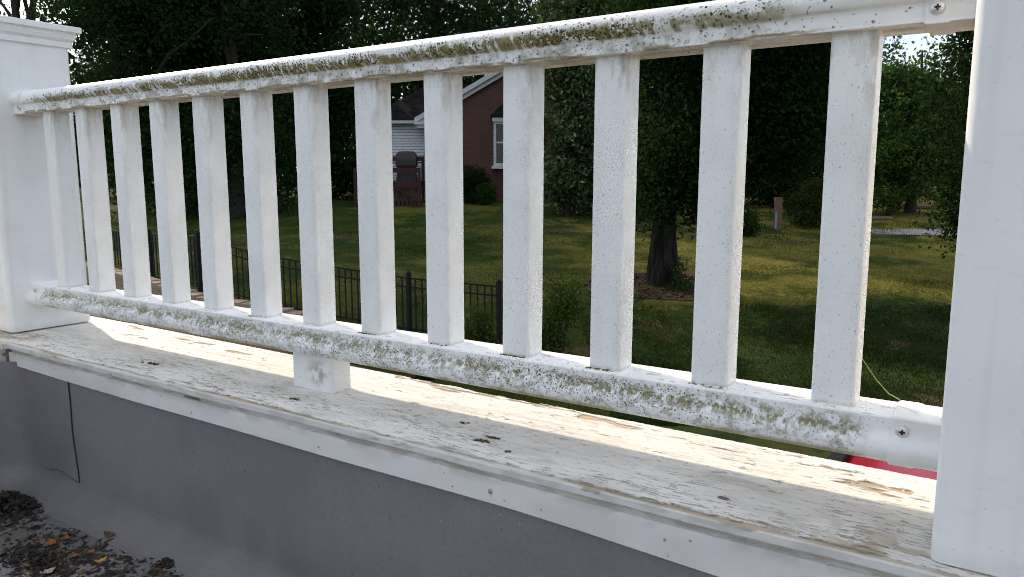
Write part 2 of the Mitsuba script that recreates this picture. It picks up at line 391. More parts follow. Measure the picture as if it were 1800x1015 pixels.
# ------------------------------------------------------------------ the railing
def smooth_profile(pts, n=14):
    """closed Catmull-Rom through the points"""
    p = np.asarray(pts, float); out = []
    for i in range(len(p)):
        a, b, c, d = p[i - 1], p[i], p[(i + 1) % len(p)], p[(i + 2) % len(p)]
        k = max(2, int(np.linalg.norm(c - b) / 0.012))
        k = min(k, n)
        for t in np.arange(k) / k:
            out.append(0.5 * ((2 * b) + (c - a) * t + (2 * a - 5 * b + 4 * c - d) * t * t + (3 * b - 3 * c + d - a) * t ** 3))
    return np.array(out)

YC, WT = 0.14, 2.857
half = [(-0.228, 0.0), (-0.227, 0.02), (-0.227, 0.10), (-0.238, 0.128), (-0.272, 0.158), (-0.290, 0.20), (-0.284, 0.255), (-0.252, 0.305), (-0.185, 0.340), (-0.09, 0.360), (0.0, 0.366)]
full = half + [(-a, b) for a, b in half[-2::-1]] + [(0.15, 0.0), (0.0, 0.0), (-0.15, 0.0)]
PROF = smooth_profile(full)                                   # (offset across, height) of the loaf-shaped rail
def along_x(x, grow=0.0, flip=False, z0=WT):
    def f(p):
        c = np.array([0.0, 0.183])
        d = p - c
        L = np.linalg.norm(d, axis=1, keepdims=True)
        q = c + d * (1 + grow / np.maximum(L, 0.08))
        z = z0 - q[:, 1] if flip else z0 + q[:, 1]
        return np.column_stack([np.full(len(q), x), YC + q[:, 0], z])
    return f

railing = thing('deck_railing', 'long white moss-stained railing above the peeling coping board, between the two white posts', 'railing')
LX, RX = -12.73, 0.945                                          # faces of the posts
obj('top_rail', sweep(PROF, [along_x(x) for x in np.linspace(LX + 0.1, RX - 0.1, 60)]), 'm_top_rail', railing, smooth=40, unit=True, label='white top rail with a thick band of olive moss along its edge')
# the bottom rail is the same profile upside down with a flatter upper face
halfb = [(-0.235, 0.0), (-0.243, 0.025), (-0.246, 0.10), (-0.262, 0.140), (-0.300, 0.175), (-0.318, 0.225), (-0.305, 0.285), (-0.262, 0.335), (-0.19, 0.360), (-0.09, 0.372), (0.0, 0.375)]
PROFB = smooth_profile(halfb + [(-a, b) for a, b in halfb[-2::-1]] + [(0.15, -0.006), (0.0, -0.008), (-0.15, -0.006)])
obj('bottom_rail', sweep(PROFB, [along_x(x, 0, True, 0.0) for x in np.linspace(LX + 0.1, RX - 0.1, 60)]), 'm_bottom_rail', railing, smooth=40, unit=True, label='white bottom rail speckled with grey and green mould')
for k in range(13):
    x0 = k - 12.0
    jx, jy = rng.normal(0, 0.004, 2)
    pr = rrect(x0 - 0.012, x0 + 0.318, 0.0, 0.272, 0.032)
    st = [lambda p, z=z, dx=dx, dy=dy: np.column_stack([p + (dx, dy), np.full(len(p), z)]) for z, dx, dy in ((-0.01, jx, 0), (1.4, 0, 0.002), (WT + 0.01, -jx, 0))]
    obj('baluster', sweep(pr, st), 'm_baluster', railing, smooth=35, unit=True)

def screw_mesh(o, nrm, r=0.05):
    """dome-headed screw with a cross recess; the recess shade is painted dark"""
    import manifold3d as m3
    head = trimesh.creation.icosphere(subdivisions=4, radius=r)
    head.vertices[:, 2] *= 0.55
    h = m3.Manifold(m3.Mesh(np.asarray(head.vertices, np.float32), np.asarray(head.faces, np.uint32)))
    a = m3.Manifold.cube((r * 0.66, r * 0.22, r), True).translate((0, 0, r * 0.72)) + m3.Manifold.cube((r * 0.22, r * 0.66, r), True).translate((0, 0, r * 0.72))
    h = h - a
    mm = h.to_mesh(); v = np.array(mm.vert_properties[:, :3], float); f = np.array(mm.tri_verts)
    m = TM(v, f)
    m = trimesh.Trimesh(m.triangles.reshape(-1, 3), np.arange(len(m.faces) * 3).reshape(-1, 3), process=False)
    rec = (np.abs(m.triangles_center[:, :2]).max(1) < r * 0.40) & (np.minimum(abs(m.triangles_center[:, 0]), abs(m.triangles_center[:, 1])) < r * 0.14)
    col = np.where(np.repeat(rec, 3)[:, None], [0.05, 0.05, 0.05], [0.62, 0.61, 0.59])  # recess vertices coloured dark to stand for its shade
    z = np.asarray(nrm, float) / np.linalg.norm(nrm)
    x = np.cross([0, 0, 1.0], z); x /= np.linalg.norm(x); y = np.cross(z, x)
    m.vertices = m.vertices @ np.stack([x, y, z]) + o
    return m, col

def bracket(x0, x1, band0, band1, flip, side, which):
    prof, z0 = (PROFB, 0.0) if flip else (PROF, WT)
    st, g0, g1 = [], 0.014, 0.032
    lo, hi = min(band0, band1), max(band0, band1)
    if flip: g0, g1 = 0.010, 0.022
    if side < 0:                                               # band at the right end, body towards the left post
        pts = [(x0, g0), (lo - 0.01, g0), (lo + 0.015, g1), (hi - 0.015, g1), (hi, g1 - 0.012), (hi, -0.004)]
    else:
        pts = [(lo, -0.004), (lo, g1 - 0.012), (lo + 0.015, g1), (hi - 0.015, g1), (hi + 0.01, g0), (x1, g0)]
    b = obj('bracket', sweep(prof, [along_x(x, g, flip, z0) for x, g in pts]), 'm_bracket', railing, smooth=35, unit=True)
    xm = (lo + hi) / 2
    zs, yf = (-0.085, YC - 0.246 - g1) if flip else (WT + 0.085, YC - 0.227 - g1)
    m, col = screw_mesh((xm, yf, zs), (0, -1, 0.0))
    m.vertices *= U
    obj('screw', m, 'm_screw', b, color=col)

bracket(LX, -12.38, -12.56, -12.38, False, -1, 'top')
bracket(LX, -12.38, -12.56, -12.38, True, -1, 'bottom')
bracket(0.62, RX, 0.615, 0.775, False, 1, 'top')
bracket(0.59, RX, 0.59, 0.765, True, 1, 'bottom')
obj('support_block', column(rrect(-6.21, -5.50, -0.03, 0.32, 0.05), [-0.806, -0.36], [1.0, 0.985]), 'm_block', railing, smooth=35, unit=True, label='short white support block with a grey stain under the bottom rail')

# moss cushions and lichen dots that stand up from the rails
def blobs(c, nrm, r, flat, seed, col):
    base = trimesh.creation.icosphere(subdivisions=1)
    bv, bf = np.asarray(base.vertices), np.asarray(base.faces)
    g = np.random.default_rng(seed)
    n = len(c)
    jit = 1 + 0.35 * (g.random((n, len(bv))) - 0.5)
    loc = bv[None] * jit[..., None]
    w = nrm[:, None, :]
    along = (loc * w).sum(-1, keepdims=True)
    v = (loc - along * w * (1 - flat)) * r[:, None, None] + c[:, None, :]
    f = (bf[None] + (np.arange(n) * len(bv))[:, None, None]).reshape(-1, 3)
    return TM(v.reshape(-1, 3), f), np.repeat(col, len(bv), 0)

def rail_moss(prof, flip, z0, hsel, n, seed, pres):
    g = np.random.default_rng(seed)
    prof = np.asarray(prof)
    x = g.uniform(-12.0, 0.2, n * 4)
    w = meshkit.fbm(np.column_stack([x * 1.7, np.full_like(x, seed), x * 0]), 4, seed)
    h = g.normal(hsel[0], hsel[1], n * 4)
    keep = (w + 0.35 * g.random(len(x)) > pres) & (g.random(len(x)) < np.clip((-0.35 - x) / 1.3, 0, 1)) & (h > hsel[2]) & (h < hsel[3]); x, h = x[keep][:n], h[keep][:n]
    fr = prof[(prof[:, 0] < -0.02)]
    fr = fr[np.argsort(fr[:, 1])]
    off = np.interp(h, fr[:, 1], fr[:, 0])
    z = z0 - h if flip else z0 + h
    c = np.column_stack([x, YC + off, z])
    rs = 0.72 if flip else 1.0
    dn = np.column_stack([np.zeros_like(h), np.full_like(h, -1.0), np.zeros_like(h)])
    r = g.uniform(0.004, 0.011, len(x)) * rs
    t = g.random((len(x), 1))
    col = np.where(t < 0.45, [0.10, 0.09, 0.03], np.where(t < 0.75, [0.19, 0.16, 0.06], [0.04, 0.045, 0.03])) * g.uniform(0.7, 1.25, (len(x), 1))
    m, cc = blobs(c, dn, r, 0.5, seed, col)
    m.vertices *= U
    return m, cc
m, cc = rail_moss(PROF, False, WT, (0.17, 0.04, 0.13, 0.30), 2200, 5, 0.60)
obj('moss', m, 'm_moss', railing + '__top_rail', color=cc, smooth=True, kind='stuff')
m, cc = rail_moss(PROFB, True, 0.0, (0.15, 0.075, 0.02, 0.31), 2600, 6, 0.60)
obj('moss', m, 'm_moss', railing + '__bottom_rail', color=cc, smooth=True, kind='stuff')

# moss cushions gathered at the feet of some balusters
g = np.random.default_rng(17)
for k, n in ((5, 10), (7, 34), (9, 46), (10, 44), (11, 14), (8, 10)):
    x0 = k - 12.0
    c = np.column_stack([x0 + g.uniform(-0.02, 0.27, n), -0.012 - 0.03 * g.random(n) ** 2, np.full(n, 0.004)])
    m, cc = blobs(c, np.tile([0, 0, 1.0], (n, 1)), g.uniform(0.006, 0.016, n), 0.7, 300 + k, np.asarray([(0.12, 0.11, 0.035), (0.08, 0.075, 0.03), (0.2, 0.18, 0.07)])[g.integers(0, 3, n)])
    m.vertices *= U
    obj('moss_tuft', m, 'm_moss', railing + '__bottom_rail', color=cc, smooth=True)

# ------------------------------------------------------------------ posts
def post(x0, x1, y0, y1, label, foot=-0.795):
    t = thing('railing_post', label, 'post', None)
    obj('sleeve', column(rrect(x0, x1, y0, y1, 0.075, 7), [foot, 1.5, 4.06]), 'm_post', t, smooth=35, unit=True)
    c = obj('cap', sweep(rrect(x0, x1, y0, y1, 0.03, 3), [
        (lambda p, z=z, o=o: np.column_stack([p + np.sign(p - np.array([(x0 + x1) / 2, (y0 + y1) / 2])) * o, np.full(len(p), z)]))
        for z, o in ((4.03, 0.012), (4.03, 0.045), (4.12, 0.045), (4.13, 0.05), (4.17, 0.085), (4.205, 0.09), (4.21, 0.10), (4.28, 0.10), (4.285, 0.155), (4.29, 0.165), (4.375, 0.165), (4.385, 0.155), (4.39, -0.16), (4.45, -0.22), (4.49, -0.62))]), 'm_post', t, smooth=25, unit=True)
    return t
pl = post(-14.07, LX, -0.445, 0.885, 'white square post with moulded cap at the left end of the railing')
pr_ = post(RX, 2.40, -0.64, 0.80, 'large white square post filling the right edge of the view', -0.80)

# the next railing, turning the corner towards the viewer: only its bracket shows
r2 = thing('side_railing', 'short piece of white rail in a bracket on the front face of the left post', 'railing')
def along_y(y, grow, flip, z0):
    f = along_x(0, grow, flip, z0)
    def g(p):
        q = f(p); return np.column_stack([-13.40 + (q[:, 1] - YC), np.full(len(q), y), q[:, 2]])
    return g
for flip, z0, prof, nm in ((True, 0.0, PROFB, 'bottom'), (False, WT, PROF, 'top')):
    obj(nm + '_rail', sweep(prof, [along_y(y, 0, flip, z0) for y in (-0.46, -3.0, -7.5)]), 'm_bracket', r2, smooth=40, unit=True)
    obj('bracket', sweep(prof, [along_y(y, g, flip, z0) for y, g in ((-0.446, 0.022), (-0.60, 0.022), (-0.62, 0.045), (-0.79, 0.045), (-0.80, -0.004))]), 'm_bracket', r2, smooth=35, unit=True)
for k in range(6):
    obj('baluster', column(rrect(-13.54, -13.25, -1.07 - k, -0.76 - k, 0.042), [-0.01, WT + 0.01]), 'm_post', r2, smooth=35, unit=True)  # unseen balusters, positioned to block a sun patch on the floor

# ------------------------------------------------------------------ parapet wall
par = thing('parapet_wall', 'low parapet wall with peeling white coping, white fascia and dark grey membrane facing', 'parapet wall')
ZS = -0.82
def ynear(x): return -0.845 + 0.005 * (x + 12.0)
def yfar(x): return 1.185 - 0.0145 * (x + 12.0)
NOSE = [(0.0, 0.0), (0.022, -0.006), (0.034, -0.02), (0.036, -0.075), (0.028, -0.088), (0.0, -0.090)]     # (proud, drop)
def board_profile(y0, y1):
    a = [(y0 + 0.036 - p, d) for p, d in NOSE]
    b = [(y1 - 0.036 + p, d) for p, d in NOSE[::-1]]
    return a + b
def sill_st(x):
    def f(p):
        return np.column_stack([np.full(len(p), x), p[:, 0], ZS + p[:, 1]])
    return f
n_p = board_profile(0, 1)
def sill_row(x):
    q = np.array(board_profile(ynear(x) + 0.006 * math.sin(x * 3.1), yfar(x)))
    return lambda p: np.column_stack([np.full(len(q), x), q[:, 0], ZS + q[:, 1] + 0.004 * math.sin(x * 0.9)])
xs = np.linspace(-12.02, 3.2, 90)
obj('coping_board', sweep(np.array(n_p), [sill_row(x) for x in xs]), 'm_wood', par, smooth=30, unit=True, label='weathered white coping board with cracked and peeling paint')
# the paint film: a thin sheet with a ragged front edge and flaked-off holes
def jag(cx, cy, rx, ry, seed, n=26):
    g = np.random.default_rng(seed)
    a = np.linspace(0, 2 * np.pi, n, endpoint=False)
    k = 1 + 0.45 * (g.random(n) - 0.5) + 0.25 * np.sin(a * 3 + g.random() * 6)
    return Polygon(np.column_stack([cx + rx * k * np.cos(a), cy + ry * k * np.sin(a)])).buffer(0)
ex = np.linspace(-11.98, 3.15, 700)
ragged = ynear(ex) + 0.05 + 0.05 * (meshkit.fbm(np.column_stack([ex * 3.0, ex * 0, ex * 0]), 5, 2) - 0.42) + 0.02 * (rng.random(len(ex)) - 0.5)
sheet = Polygon(np.vstack([np.column_stack([ex, ragged]), np.column_stack([ex[::-1], yfar(ex[::-1]) - 0.012 - 0.012 * rng.random(len(ex))])])).buffer(0)
patches = [  # x, y, half length, half width, how many flakes
    (0.55, 0.52, 0.34, 0.13, 9), (0.15, 0.75, 0.28, 0.06, 5), (-0.30, 0.93, 0.20, 0.03, 5), (-3.3, 1.0, 0.75, 0.10, 13), (-4.3, 0.96, 0.55, 0.10, 9), (-5.3, 1.0, 0.35, 0.10, 6),
    (-2.2, 0.90, 0.5, 0.10, 9), (-1.2, 0.75, 0.35, 0.05, 5), (-9.6, 0.85, 0.5, 0.10, 8), (-8.4, 0.75, 0.5, 0.09, 7), (-11.6, 0.95, 0.35, 0.10, 6), (-10.7, 0.55, 0.4, 0.08, 5),
    (-7.2, -0.66, 0.65, 0.07, 8), (-6.1, -0.70, 0.5, 0.05, 6), (-9.0, -0.62, 0.3, 0.05, 4), (-0.2, -0.70, 0.6, 0.05, 7), (0.6, -0.62, 0.3, 0.09, 5), (-11.2, -0.60, 0.4, 0.06, 5), (-3.0, -0.72, 0.4, 0.03, 4)]
holes = []
g = np.random.default_rng(31)
for (px, py, rx, ry, n) in patches:
    for k in range(n):
        s = 0.25 + 0.75 * g.random() ** 1.5
        holes.append(jag(px + g.normal(0, 0.55) * rx, py + g.normal(0, 0.55) * ry, rx * 0.5 * s, max(ry * 0.42 * s, 0.012), int(g.integers(1e9))))
for k in range(150):                                            # small stray flakes
    px = g.uniform(-12, 1.2); py = g.uniform(-0.72, 1.02)
    holes.append(jag(px, py, g.uniform(0.02, 0.075), g.uniform(0.005, 0.012), int(g.integers(1e9)), 12))
sheet = sheet.difference(shapely.union_all(holes)).simplify(0.0015)
pm = cat([trimesh.creation.extrude_polygon(q, 0.009, engine='earcut') for q in getattr(sheet, 'geoms', [sheet]) if q.area > 2e-4])
pm.apply_translation((0, 0, ZS + 0.0015))
pm.vertices[:, 2] += 0.004 * np.sin(pm.vertices[:, 0] * 0.9)
obj('paint_film', pm, 'm_paint', par + '__coping_board', unit=True)
g = np.random.default_rng(90)
fl = []
for k in range(260):
    h = holes[int(g.integers(len(holes)))]
    xy = np.asarray(h.exterior.coords) if hasattr(h, 'exterior') else None
    if xy is None: continue
    px, py = xy[int(g.integers(len(xy)))]
    if py > 0.9 or px > 0.85: continue
    q = np.asarray(jag(0, 0, g.uniform(0.008, 0.026), g.uniform(0.005, 0.012), int(g.integers(1e9)), 9).exterior.coords)[:-1]
    tilt = g.uniform(0.1, 0.4) * (1 if py > 0 else -1) * (1 if g.random() < 0.7 else -1); yaw = g.normal(0, 0.4)
    rim = np.column_stack([q[:, 0], q[:, 1] * math.cos(tilt), q[:, 1] * math.sin(tilt) + 0.35 * q[:, 0] ** 2 / 0.05])
    c_, s_ = math.cos(yaw), math.sin(yaw)
    rim = np.column_stack([rim[:, 0] * c_ - rim[:, 1] * s_ + px, rim[:, 0] * s_ + rim[:, 1] * c_ + py, rim[:, 2] + ZS + 0.014 + 0.010])
    rim[:, 2] = np.maximum(rim[:, 2], ZS + 0.008)
    n = len(rim); v = np.vstack([rim, rim.mean(0) + (0, 0, 0.002), rim - (0, 0, 0.004)])
    f = [(i, (i + 1) % n, n) for i in range(n)] + [(n + 1 + i, n + 1 + (i + 1) % n, (i + 1) % n) for i in range(n)] + [(i, n + 1 + i, (i + 1) % n) for i in range(n)]
    fl.append(TM(v, f))
ex2 = np.sort(g.uniform(-11.9, 0.85, 330))
for x in ex2:                                                  # lifted scales along the ragged front edge
    y = np.interp(x, ex, ragged)
    n = 7; a = np.linspace(0, 2 * np.pi, n, endpoint=False) + g.random()
    L, W_ = g.uniform(0.02, 0.07), g.uniform(0.008, 0.020)
    q = np.column_stack([L * np.cos(a), W_ * np.sin(a)]) * g.uniform(0.7, 1.3, (n, 1))
    rim = np.column_stack([q[:, 0] + x, q[:, 1] + y + 0.006, ZS + 0.016 - q[:, 1] * g.uniform(0.1, 0.7)])
    v = np.vstack([rim, rim.mean(0)[None], rim - (0, 0, 0.005)])
    fl.append(TM(v, [(i, (i + 1) % n, n) for i in range(n)] + [(i, n + 1 + i, (i + 1) % n) for i in range(n)] + [(n + 1 + i, n + 1 + (i + 1) % n, (i + 1) % n) for i in range(n)]))
obj('loose_flakes', cat(fl), 'm_paint', par + '__coping_board', unit=True, kind='stuff')
knot = jag(-0.555, -0.385, 0.045, 0.024, 77)
km = trimesh.creation.icosphere(subdivisions=3); km.vertices *= (0.055, 0.028, 0.022); km.vertices *= 1 + 0.15 * (meshkit.noise(km.vertices * 60, 4)[:, None] - 0.5)
km.apply_translation((-0.555, -0.40, ZS + 0.006))
plain('m_knot', (0.13, 0.10, 0.08), 0.8)
plain('m_bark_bit', (0.26, 0.22, 0.19), 0.85)
obj('knot', km, 'm_knot', par + '__coping_board', smooth=True, unit=True)
# return of the coping on the left, mitred against the main one
def ret_row(y):
    x1 = -12.05; q = np.array(board_profile(0, 2.0))
    return lambda p: np.column_stack([x1 - q[:, 0], np.full(len(q), y), ZS + q[:, 1]])
def flat_piece(poly, z0, z1):
    m = trimesh.creation.extrude_polygon(poly, z1 - z0, engine='earcut'); m.apply_translation((0, 0, z0)); return m
obj('coping_board', cat([flat_piece(Polygon([(-12.03, -0.835), (-12.05, -0.875), (-12.05, -9), (-14.1, -9), (-14.1, 1.2), (-12.03, 1.2)]), ZS - 0.09, ZS - 0.003)]), 'm_paint', par, unit=True, label='coping board turning the corner under the left post')
# mottled brown strip, fascia, membrane
def fas_z(x): return np.interp(x, [-12.1, -10.3, -6, -2.4, -1.6, -0.45, 3], [-1.145, -1.185, -1.205, -1.215, -1.235, -1.285, -1.36])
def fas(x0, x1, y, th, ztop, zbot, n=70):
    xs = np.linspace(x0, x1, n)
    pr = np.array([(0, 0), (1, 0), (1, 1), (0, 1)])
    return sweep(pr, [lambda p, x=x: np.column_stack([np.full(4, x), y(x) + th * p[:, 0], np.where(p[:, 1] > 0.5, ztop(x), zbot(x))]) for x in xs])
YW = -0.79
obj('bed_strip', fas(-12.0, 3.0, lambda x: -0.785 + 0.004 * (x + 12), 0.10, lambda x: ZS - 0.089, lambda x: ZS - 0.18), 'm_strip', par, unit=True, label='mottled brown recessed strip under the coping edge')
def fas_y(x): return -0.832 + 0.005 * (x + 12) + 0.006 * math.sin(x * 1.7)
obj('fascia_board', fas(-11.985, 3.0, lambda x: fas_y(x), 0.05, lambda x: ZS - 0.145 + 0.004 * math.sin(x * 2), fas_z, 120), 'm_fascia', par, unit=True)
rf = fas(-9.0, -0.86, lambda x: 0.0, 0.05, lambda x: ZS - 0.092, lambda x: -1.15, 20)
rv = rf.vertices.copy(); rf.vertices = np.column_stack([-12.045 - rv[:, 1], rv[:, 0], rv[:, 2]]); rf.invert()
obj('fascia_board', rf, 'm_strip', par, unit=True, label='grimy fascia board at the left corner')
for (x, z) in ((-2.62, -1.10), (-7.85, -1.02), (-7.2, -1.13), (-0.9, -1.10), (-4.9, -1.12), (-10.6, -1.03)):
    m = trimesh.creation.icosphere(subdivisions=2, radius=0.026 if x == -2.62 else 0.014); m.vertices[:, 1] *= 0.4
    m.apply_translation((x, fas_y(x) - 0.002, z)); obj('nail_head', m, 'm_nail', par + '__fascia_board', smooth=True, unit=True)
# membrane: wall face, cove and the return wall in one sheet
ZF = -3.15
prof = [(0.0, -1.08), (0.0, -1.5), (0.01, -2.0), (0.02, -2.45)] 
for a in np.linspace(0, 90, 9):
    prof.append((0.02 + 0.42 * (1 - math.cos(math.radians(a))), -2.72 - 0.42 * math.sin(math.radians(a))))
prof = np.array(prof)
rr = 0.5
path = [(x, YW + 0.006 * (x + 12.0), 0, -1) for x in np.linspace(3.0, -12.03 + rr, 150)]
path += [(-12.03 + rr - rr * math.sin(a), YW - rr + rr * math.cos(a), math.sin(a), -math.cos(a)) for a in np.linspace(0.1, math.pi / 2, 12)]
path += [(-12.03, y, 1, 0) for y in np.linspace(YW - rr - 0.1, -9.0, 50)]
path = np.array(path)
zz = np.interp(np.linspace(0, len(prof) - 1, 46), np.arange(len(prof)), prof[:, 1]); oo = np.interp(np.linspace(0, len(prof) - 1, 46), np.arange(len(prof)), prof[:, 0])
X = path[:, 0:1] + path[:, 2:3] * oo; Y = path[:, 1:2] + path[:, 3:4] * oo; Z = np.broadcast_to(zz, X.shape)
bul = meshkit.fbm(np.stack([X * 0.55, Y * 0.55, Z * 0.8], -1), 3, 4) - 0.5
amp = 0.07 * np.clip((-1.25 - Z) / 0.6, 0, 1) * np.clip((Z - ZF) / 0.25, 0, 1)
lump = 0.03 * np.exp(-((X + 5.4) ** 2 / 0.10 + (Z + 2.55) ** 2 / 0.05)) + 0.04 * np.exp(-((X + 2.9) ** 2 / 0.06 + (Z + 2.0) ** 2 / 0.2))
X = X + path[:, 2:3] * (bul * amp + lump); Y = Y + path[:, 3:4] * (bul * amp + lump)
def wall_y(x, z):
    k = np.argmin(np.abs(path[:150, 0] - x)); j = np.argmin(np.abs(zz - z)); return Y[k, j]
memb = grid_mesh(X, Y, Z)
obj('membrane', memb, 'm_membrane', par, smooth=True, unit=True, label='dark grey roofing membrane lapped up the parapet')
# lapped corner patch with its sealed edge
fx, fz = -10.27, -2.70
lx = np.linspace(-11.5, fx, 24); lz = np.linspace(-1.10, fz, 30)
PX = np.zeros((24, 30)); PY = PX.copy(); PZ = PX.copy()
for i, x in enumerate(lx):
    for j, z in enumerate(lz):
        xx = x + (0.0 if i < 23 else 0.0) + (i / 23) * (-0.02 * math.sin((z + 1.2) * 1.2) + 0.13 * max(0, (-1.9 - z)) ** 1.5)
        PX[i, j], PZ[i, j] = xx, z - 0.03 * math.sin(i * 0.35) * (j / 29)
        PY[i, j] = wall_y(xx, PZ[i, j]) - 0.018
obj('membrane_patch', grid_mesh(PX, PY, PZ), 'm_membrane', par, smooth=True, unit=True)
edge = [np.array([PX[23, j], PY[23, j] + 0.004, PZ[23, j]]) for j in range(30)] + [np.array([PX[i, 29], PY[i, 29] + 0.004, PZ[i, 29]]) for i in range(22, 3, -1)]
obj('lap_seam', tube(edge, [0.008] * 30 + list(np.linspace(0.008, 0.004, 19)), 6), 'm_seam', par, smooth=True, unit=True, label='black sealant line along the membrane patch')
# solid core down to the ground
GZ = -2.62 / U
obj('core', cat([box(-14.05, 3.2, YW + 0.16, 1.0, GZ, ZS - 0.095), box(-14.05, -12.10, -9, YW + 0.055, GZ, ZS - 0.095)]), 'm_outer_wall', par, unit=True)

# ------------------------------------------------------------------ roof floor and litter
fx, fy = np.meshgrid(np.linspace(-12.1, 12, 160), np.linspace(-0.75, -14, 90), indexing='ij')
fzv = ZF + 0.006 + 0.03 * (meshkit.fbm(np.stack([fx * 0.5, fy * 0.5, fx * 0], -1), 3, 9) - 0.5) * np.clip((-1.3 - fy) / 0.5, 0, 1) * np.clip((fx + 11.5) / 0.6, 0, 1)
obj('roof_floor', grid_mesh(fx, fy, fzv), 'm_floor', smooth=True, unit=True, kind='structure')

def chips(n, c, sx, sy, size, hgt, seed, cols):
    """flat irregular scraps of rotten leaf and bark"""
    g = np.random.default_rng(seed)
    x = c[0] + g.normal(0, sx, n); y = c[1] + g.normal(0, sy, n)
    z = ZF + 0.012 + hgt * np.exp(-((x - c[0]) / (1.1 * sx)) ** 2 - ((y - c[1]) / (1.1 * sy)) ** 2) * g.random(n)
    L = size * g.uniform(0.35, 1.5, n) ** 1.3; W = L * g.uniform(0.25, 0.8, n); a = g.uniform(0, 6.28, n)
    m = 6
    ang = np.linspace(0, 2 * np.pi, m, endpoint=False)
    k = g.uniform(0.6, 1.3, (n, m))
    lx, ly = L[:, None] * k * np.cos(ang), W[:, None] * k * np.sin(ang)
    ti, tj = g.normal(0, 0.35, (n, 1)), g.normal(0, 0.35, (n, 1))
    vx = x[:, None] + lx * np.cos(a)[:, None] - ly * np.sin(a)[:, None]
    vy = y[:, None] + lx * np.sin(a)[:, None] + ly * np.cos(a)[:, None]
    vz = np.maximum(z[:, None] + ti * lx + tj * ly, ZF + 0.008 + 0.01 * g.random((n, m)))
    v = np.concatenate([np.stack([vx, vy, vz], -1), np.stack([x, y, z + 0.25 * W], -1)[:, None]], 1).reshape(-1, 3)
    b = (np.arange(n) * (m + 1))[:, None]
    i = np.arange(m)[None]
    f = np.stack([b + i, b + (i + 1) % m, np.broadcast_to(b + m, (n, m))], -1).reshape(-1, 3)
    cl = np.asarray(cols)[g.integers(0, len(cols), n)] * g.uniform(0.6, 1.4, (n, 1))
    return TM(v * U, f), np.repeat(cl, m + 1, 0)

def floor_at(u, v):
    d = ray(u, v); t = (ZF * U - CAM[2]) / d[2]
    return (CAM + d * t)[:2] / U
DARK = [(0.018, 0.016, 0.014), (0.028, 0.024, 0.02), (0.04, 0.032, 0.026), (0.022, 0.022, 0.02)]
def pile(u, v, sx, sy, n, size, hgt, seed, label, kind=None):
    m, c = chips(n, floor_at(u, v), sx, sy, size, hgt, seed, DARK)
    obj('leaf_litter', m, 'm_vertex', color=c, label=label, category='leaf litter', kind='stuff')
pile(14, 893, 0.27, 0.22, 1900, 0.036, 0.26, 1, 'heap of dark rotten leaves in the corner of the roof floor')
pile(62, 985, 0.30, 0.12, 1000, 0.034, 0.08, 2, 'flat dark mat of rotten leaves nearest the viewer at the lower left')
pile(296, 992, 0.13, 0.05, 220, 0.034, 0.06, 3, 'small clump of dark litter at the foot of the membrane wall')
g = np.random.default_rng(12)
def scatter(n, seed):
    g = np.random.default_rng(seed); ms, cs = [], []
    uu, vv = [], []
    while len(uu) < n:
        u = g.uniform(-60, 420); v = g.uniform(880, 1060)
        lim = 885 + 0.42 * u
        if v > lim - 4 and g.random() < math.exp(-max(0, v - lim) / 260.0) * (1 if u < 340 else 0.6):
            uu.append(u); vv.append(v)
    for u, v in zip(uu, vv):
        q = floor_at(u, v)
        m, c = chips(int(g.integers(1, 5)), q, 0.06, 0.05, 0.034 * g.uniform(0.5, 1.4), 0.015, int(g.integers(1e9)), DARK + [(0.09, 0.05, 0.025), (0.05, 0.045, 0.04)])
        ms.append(m); cs.append(c)
    return cat(ms), np.vstack(cs)
m, c = scatter(720, 8)
obj('leaf_litter', m, 'm_vertex', color=c, label='scattered dark crumbs of leaves over the grey roof floor', category='leaf litter', kind='stuff')
def leaf_mesh(L, W, curl, seed, n=9):
    g = np.random.default_rng(seed)
    t = np.linspace(0, 1, n)
    w = W * np.sin(np.pi * t ** 0.8) * (1 + 0.25 * g.normal(size=n)); w[0] = 0.01 * W; w[-1] = 0.01 * W
    v = []
    for i in range(n):
        zc = curl * L * (t[i] - 0.5) ** 2
        v += [((t[i] - 0.5) * L, -w[i] * 0.5, zc + 0.45 * curl * W * g.uniform(0.3, 1)), ((t[i] - 0.5) * L, 0.0, zc), ((t[i] - 0.5) * L, w[i] * 0.5, zc + 0.45 * curl * W * g.uniform(0.3, 1))]
    f = []
    for i in range(n - 1):
        for k in range(2):
            a = i * 3 + k; f += [(a, a + 1, a + 4), (a, a + 4, a + 3)]
    return TM(v, f)
LEAVES = [(92, 960, 0.26, (0.22, 0.075, 0.022), 'dark orange dead leaf on the dark leaf mat'), (178, 990, 0.20, (0.42, 0.25, 0.06), 'yellow dead leaf, the brightest of the leaves on the roof floor'), (117, 951, 0.20, (0.20, 0.08, 0.03), 'small rust brown leaf just behind the orange leaf'),
          (130, 982, 0.20, (0.24, 0.085, 0.03), 'rust coloured leaf lying left of the yellow leaf'), (160, 975, 0.14, (0.26, 0.08, 0.03), 'small reddish leaf above the yellow leaf'), (193, 945, 0.26, (0.10, 0.06, 0.03), 'curled brown leaf farthest to the right in the litter'),
          (85, 1010, 0.24, (0.40, 0.30, 0.22), 'pale tan leaf at the bottom edge of the view'), (80, 912, 0.18, (0.13, 0.09, 0.045), 'olive brown leaf standing behind the others')]
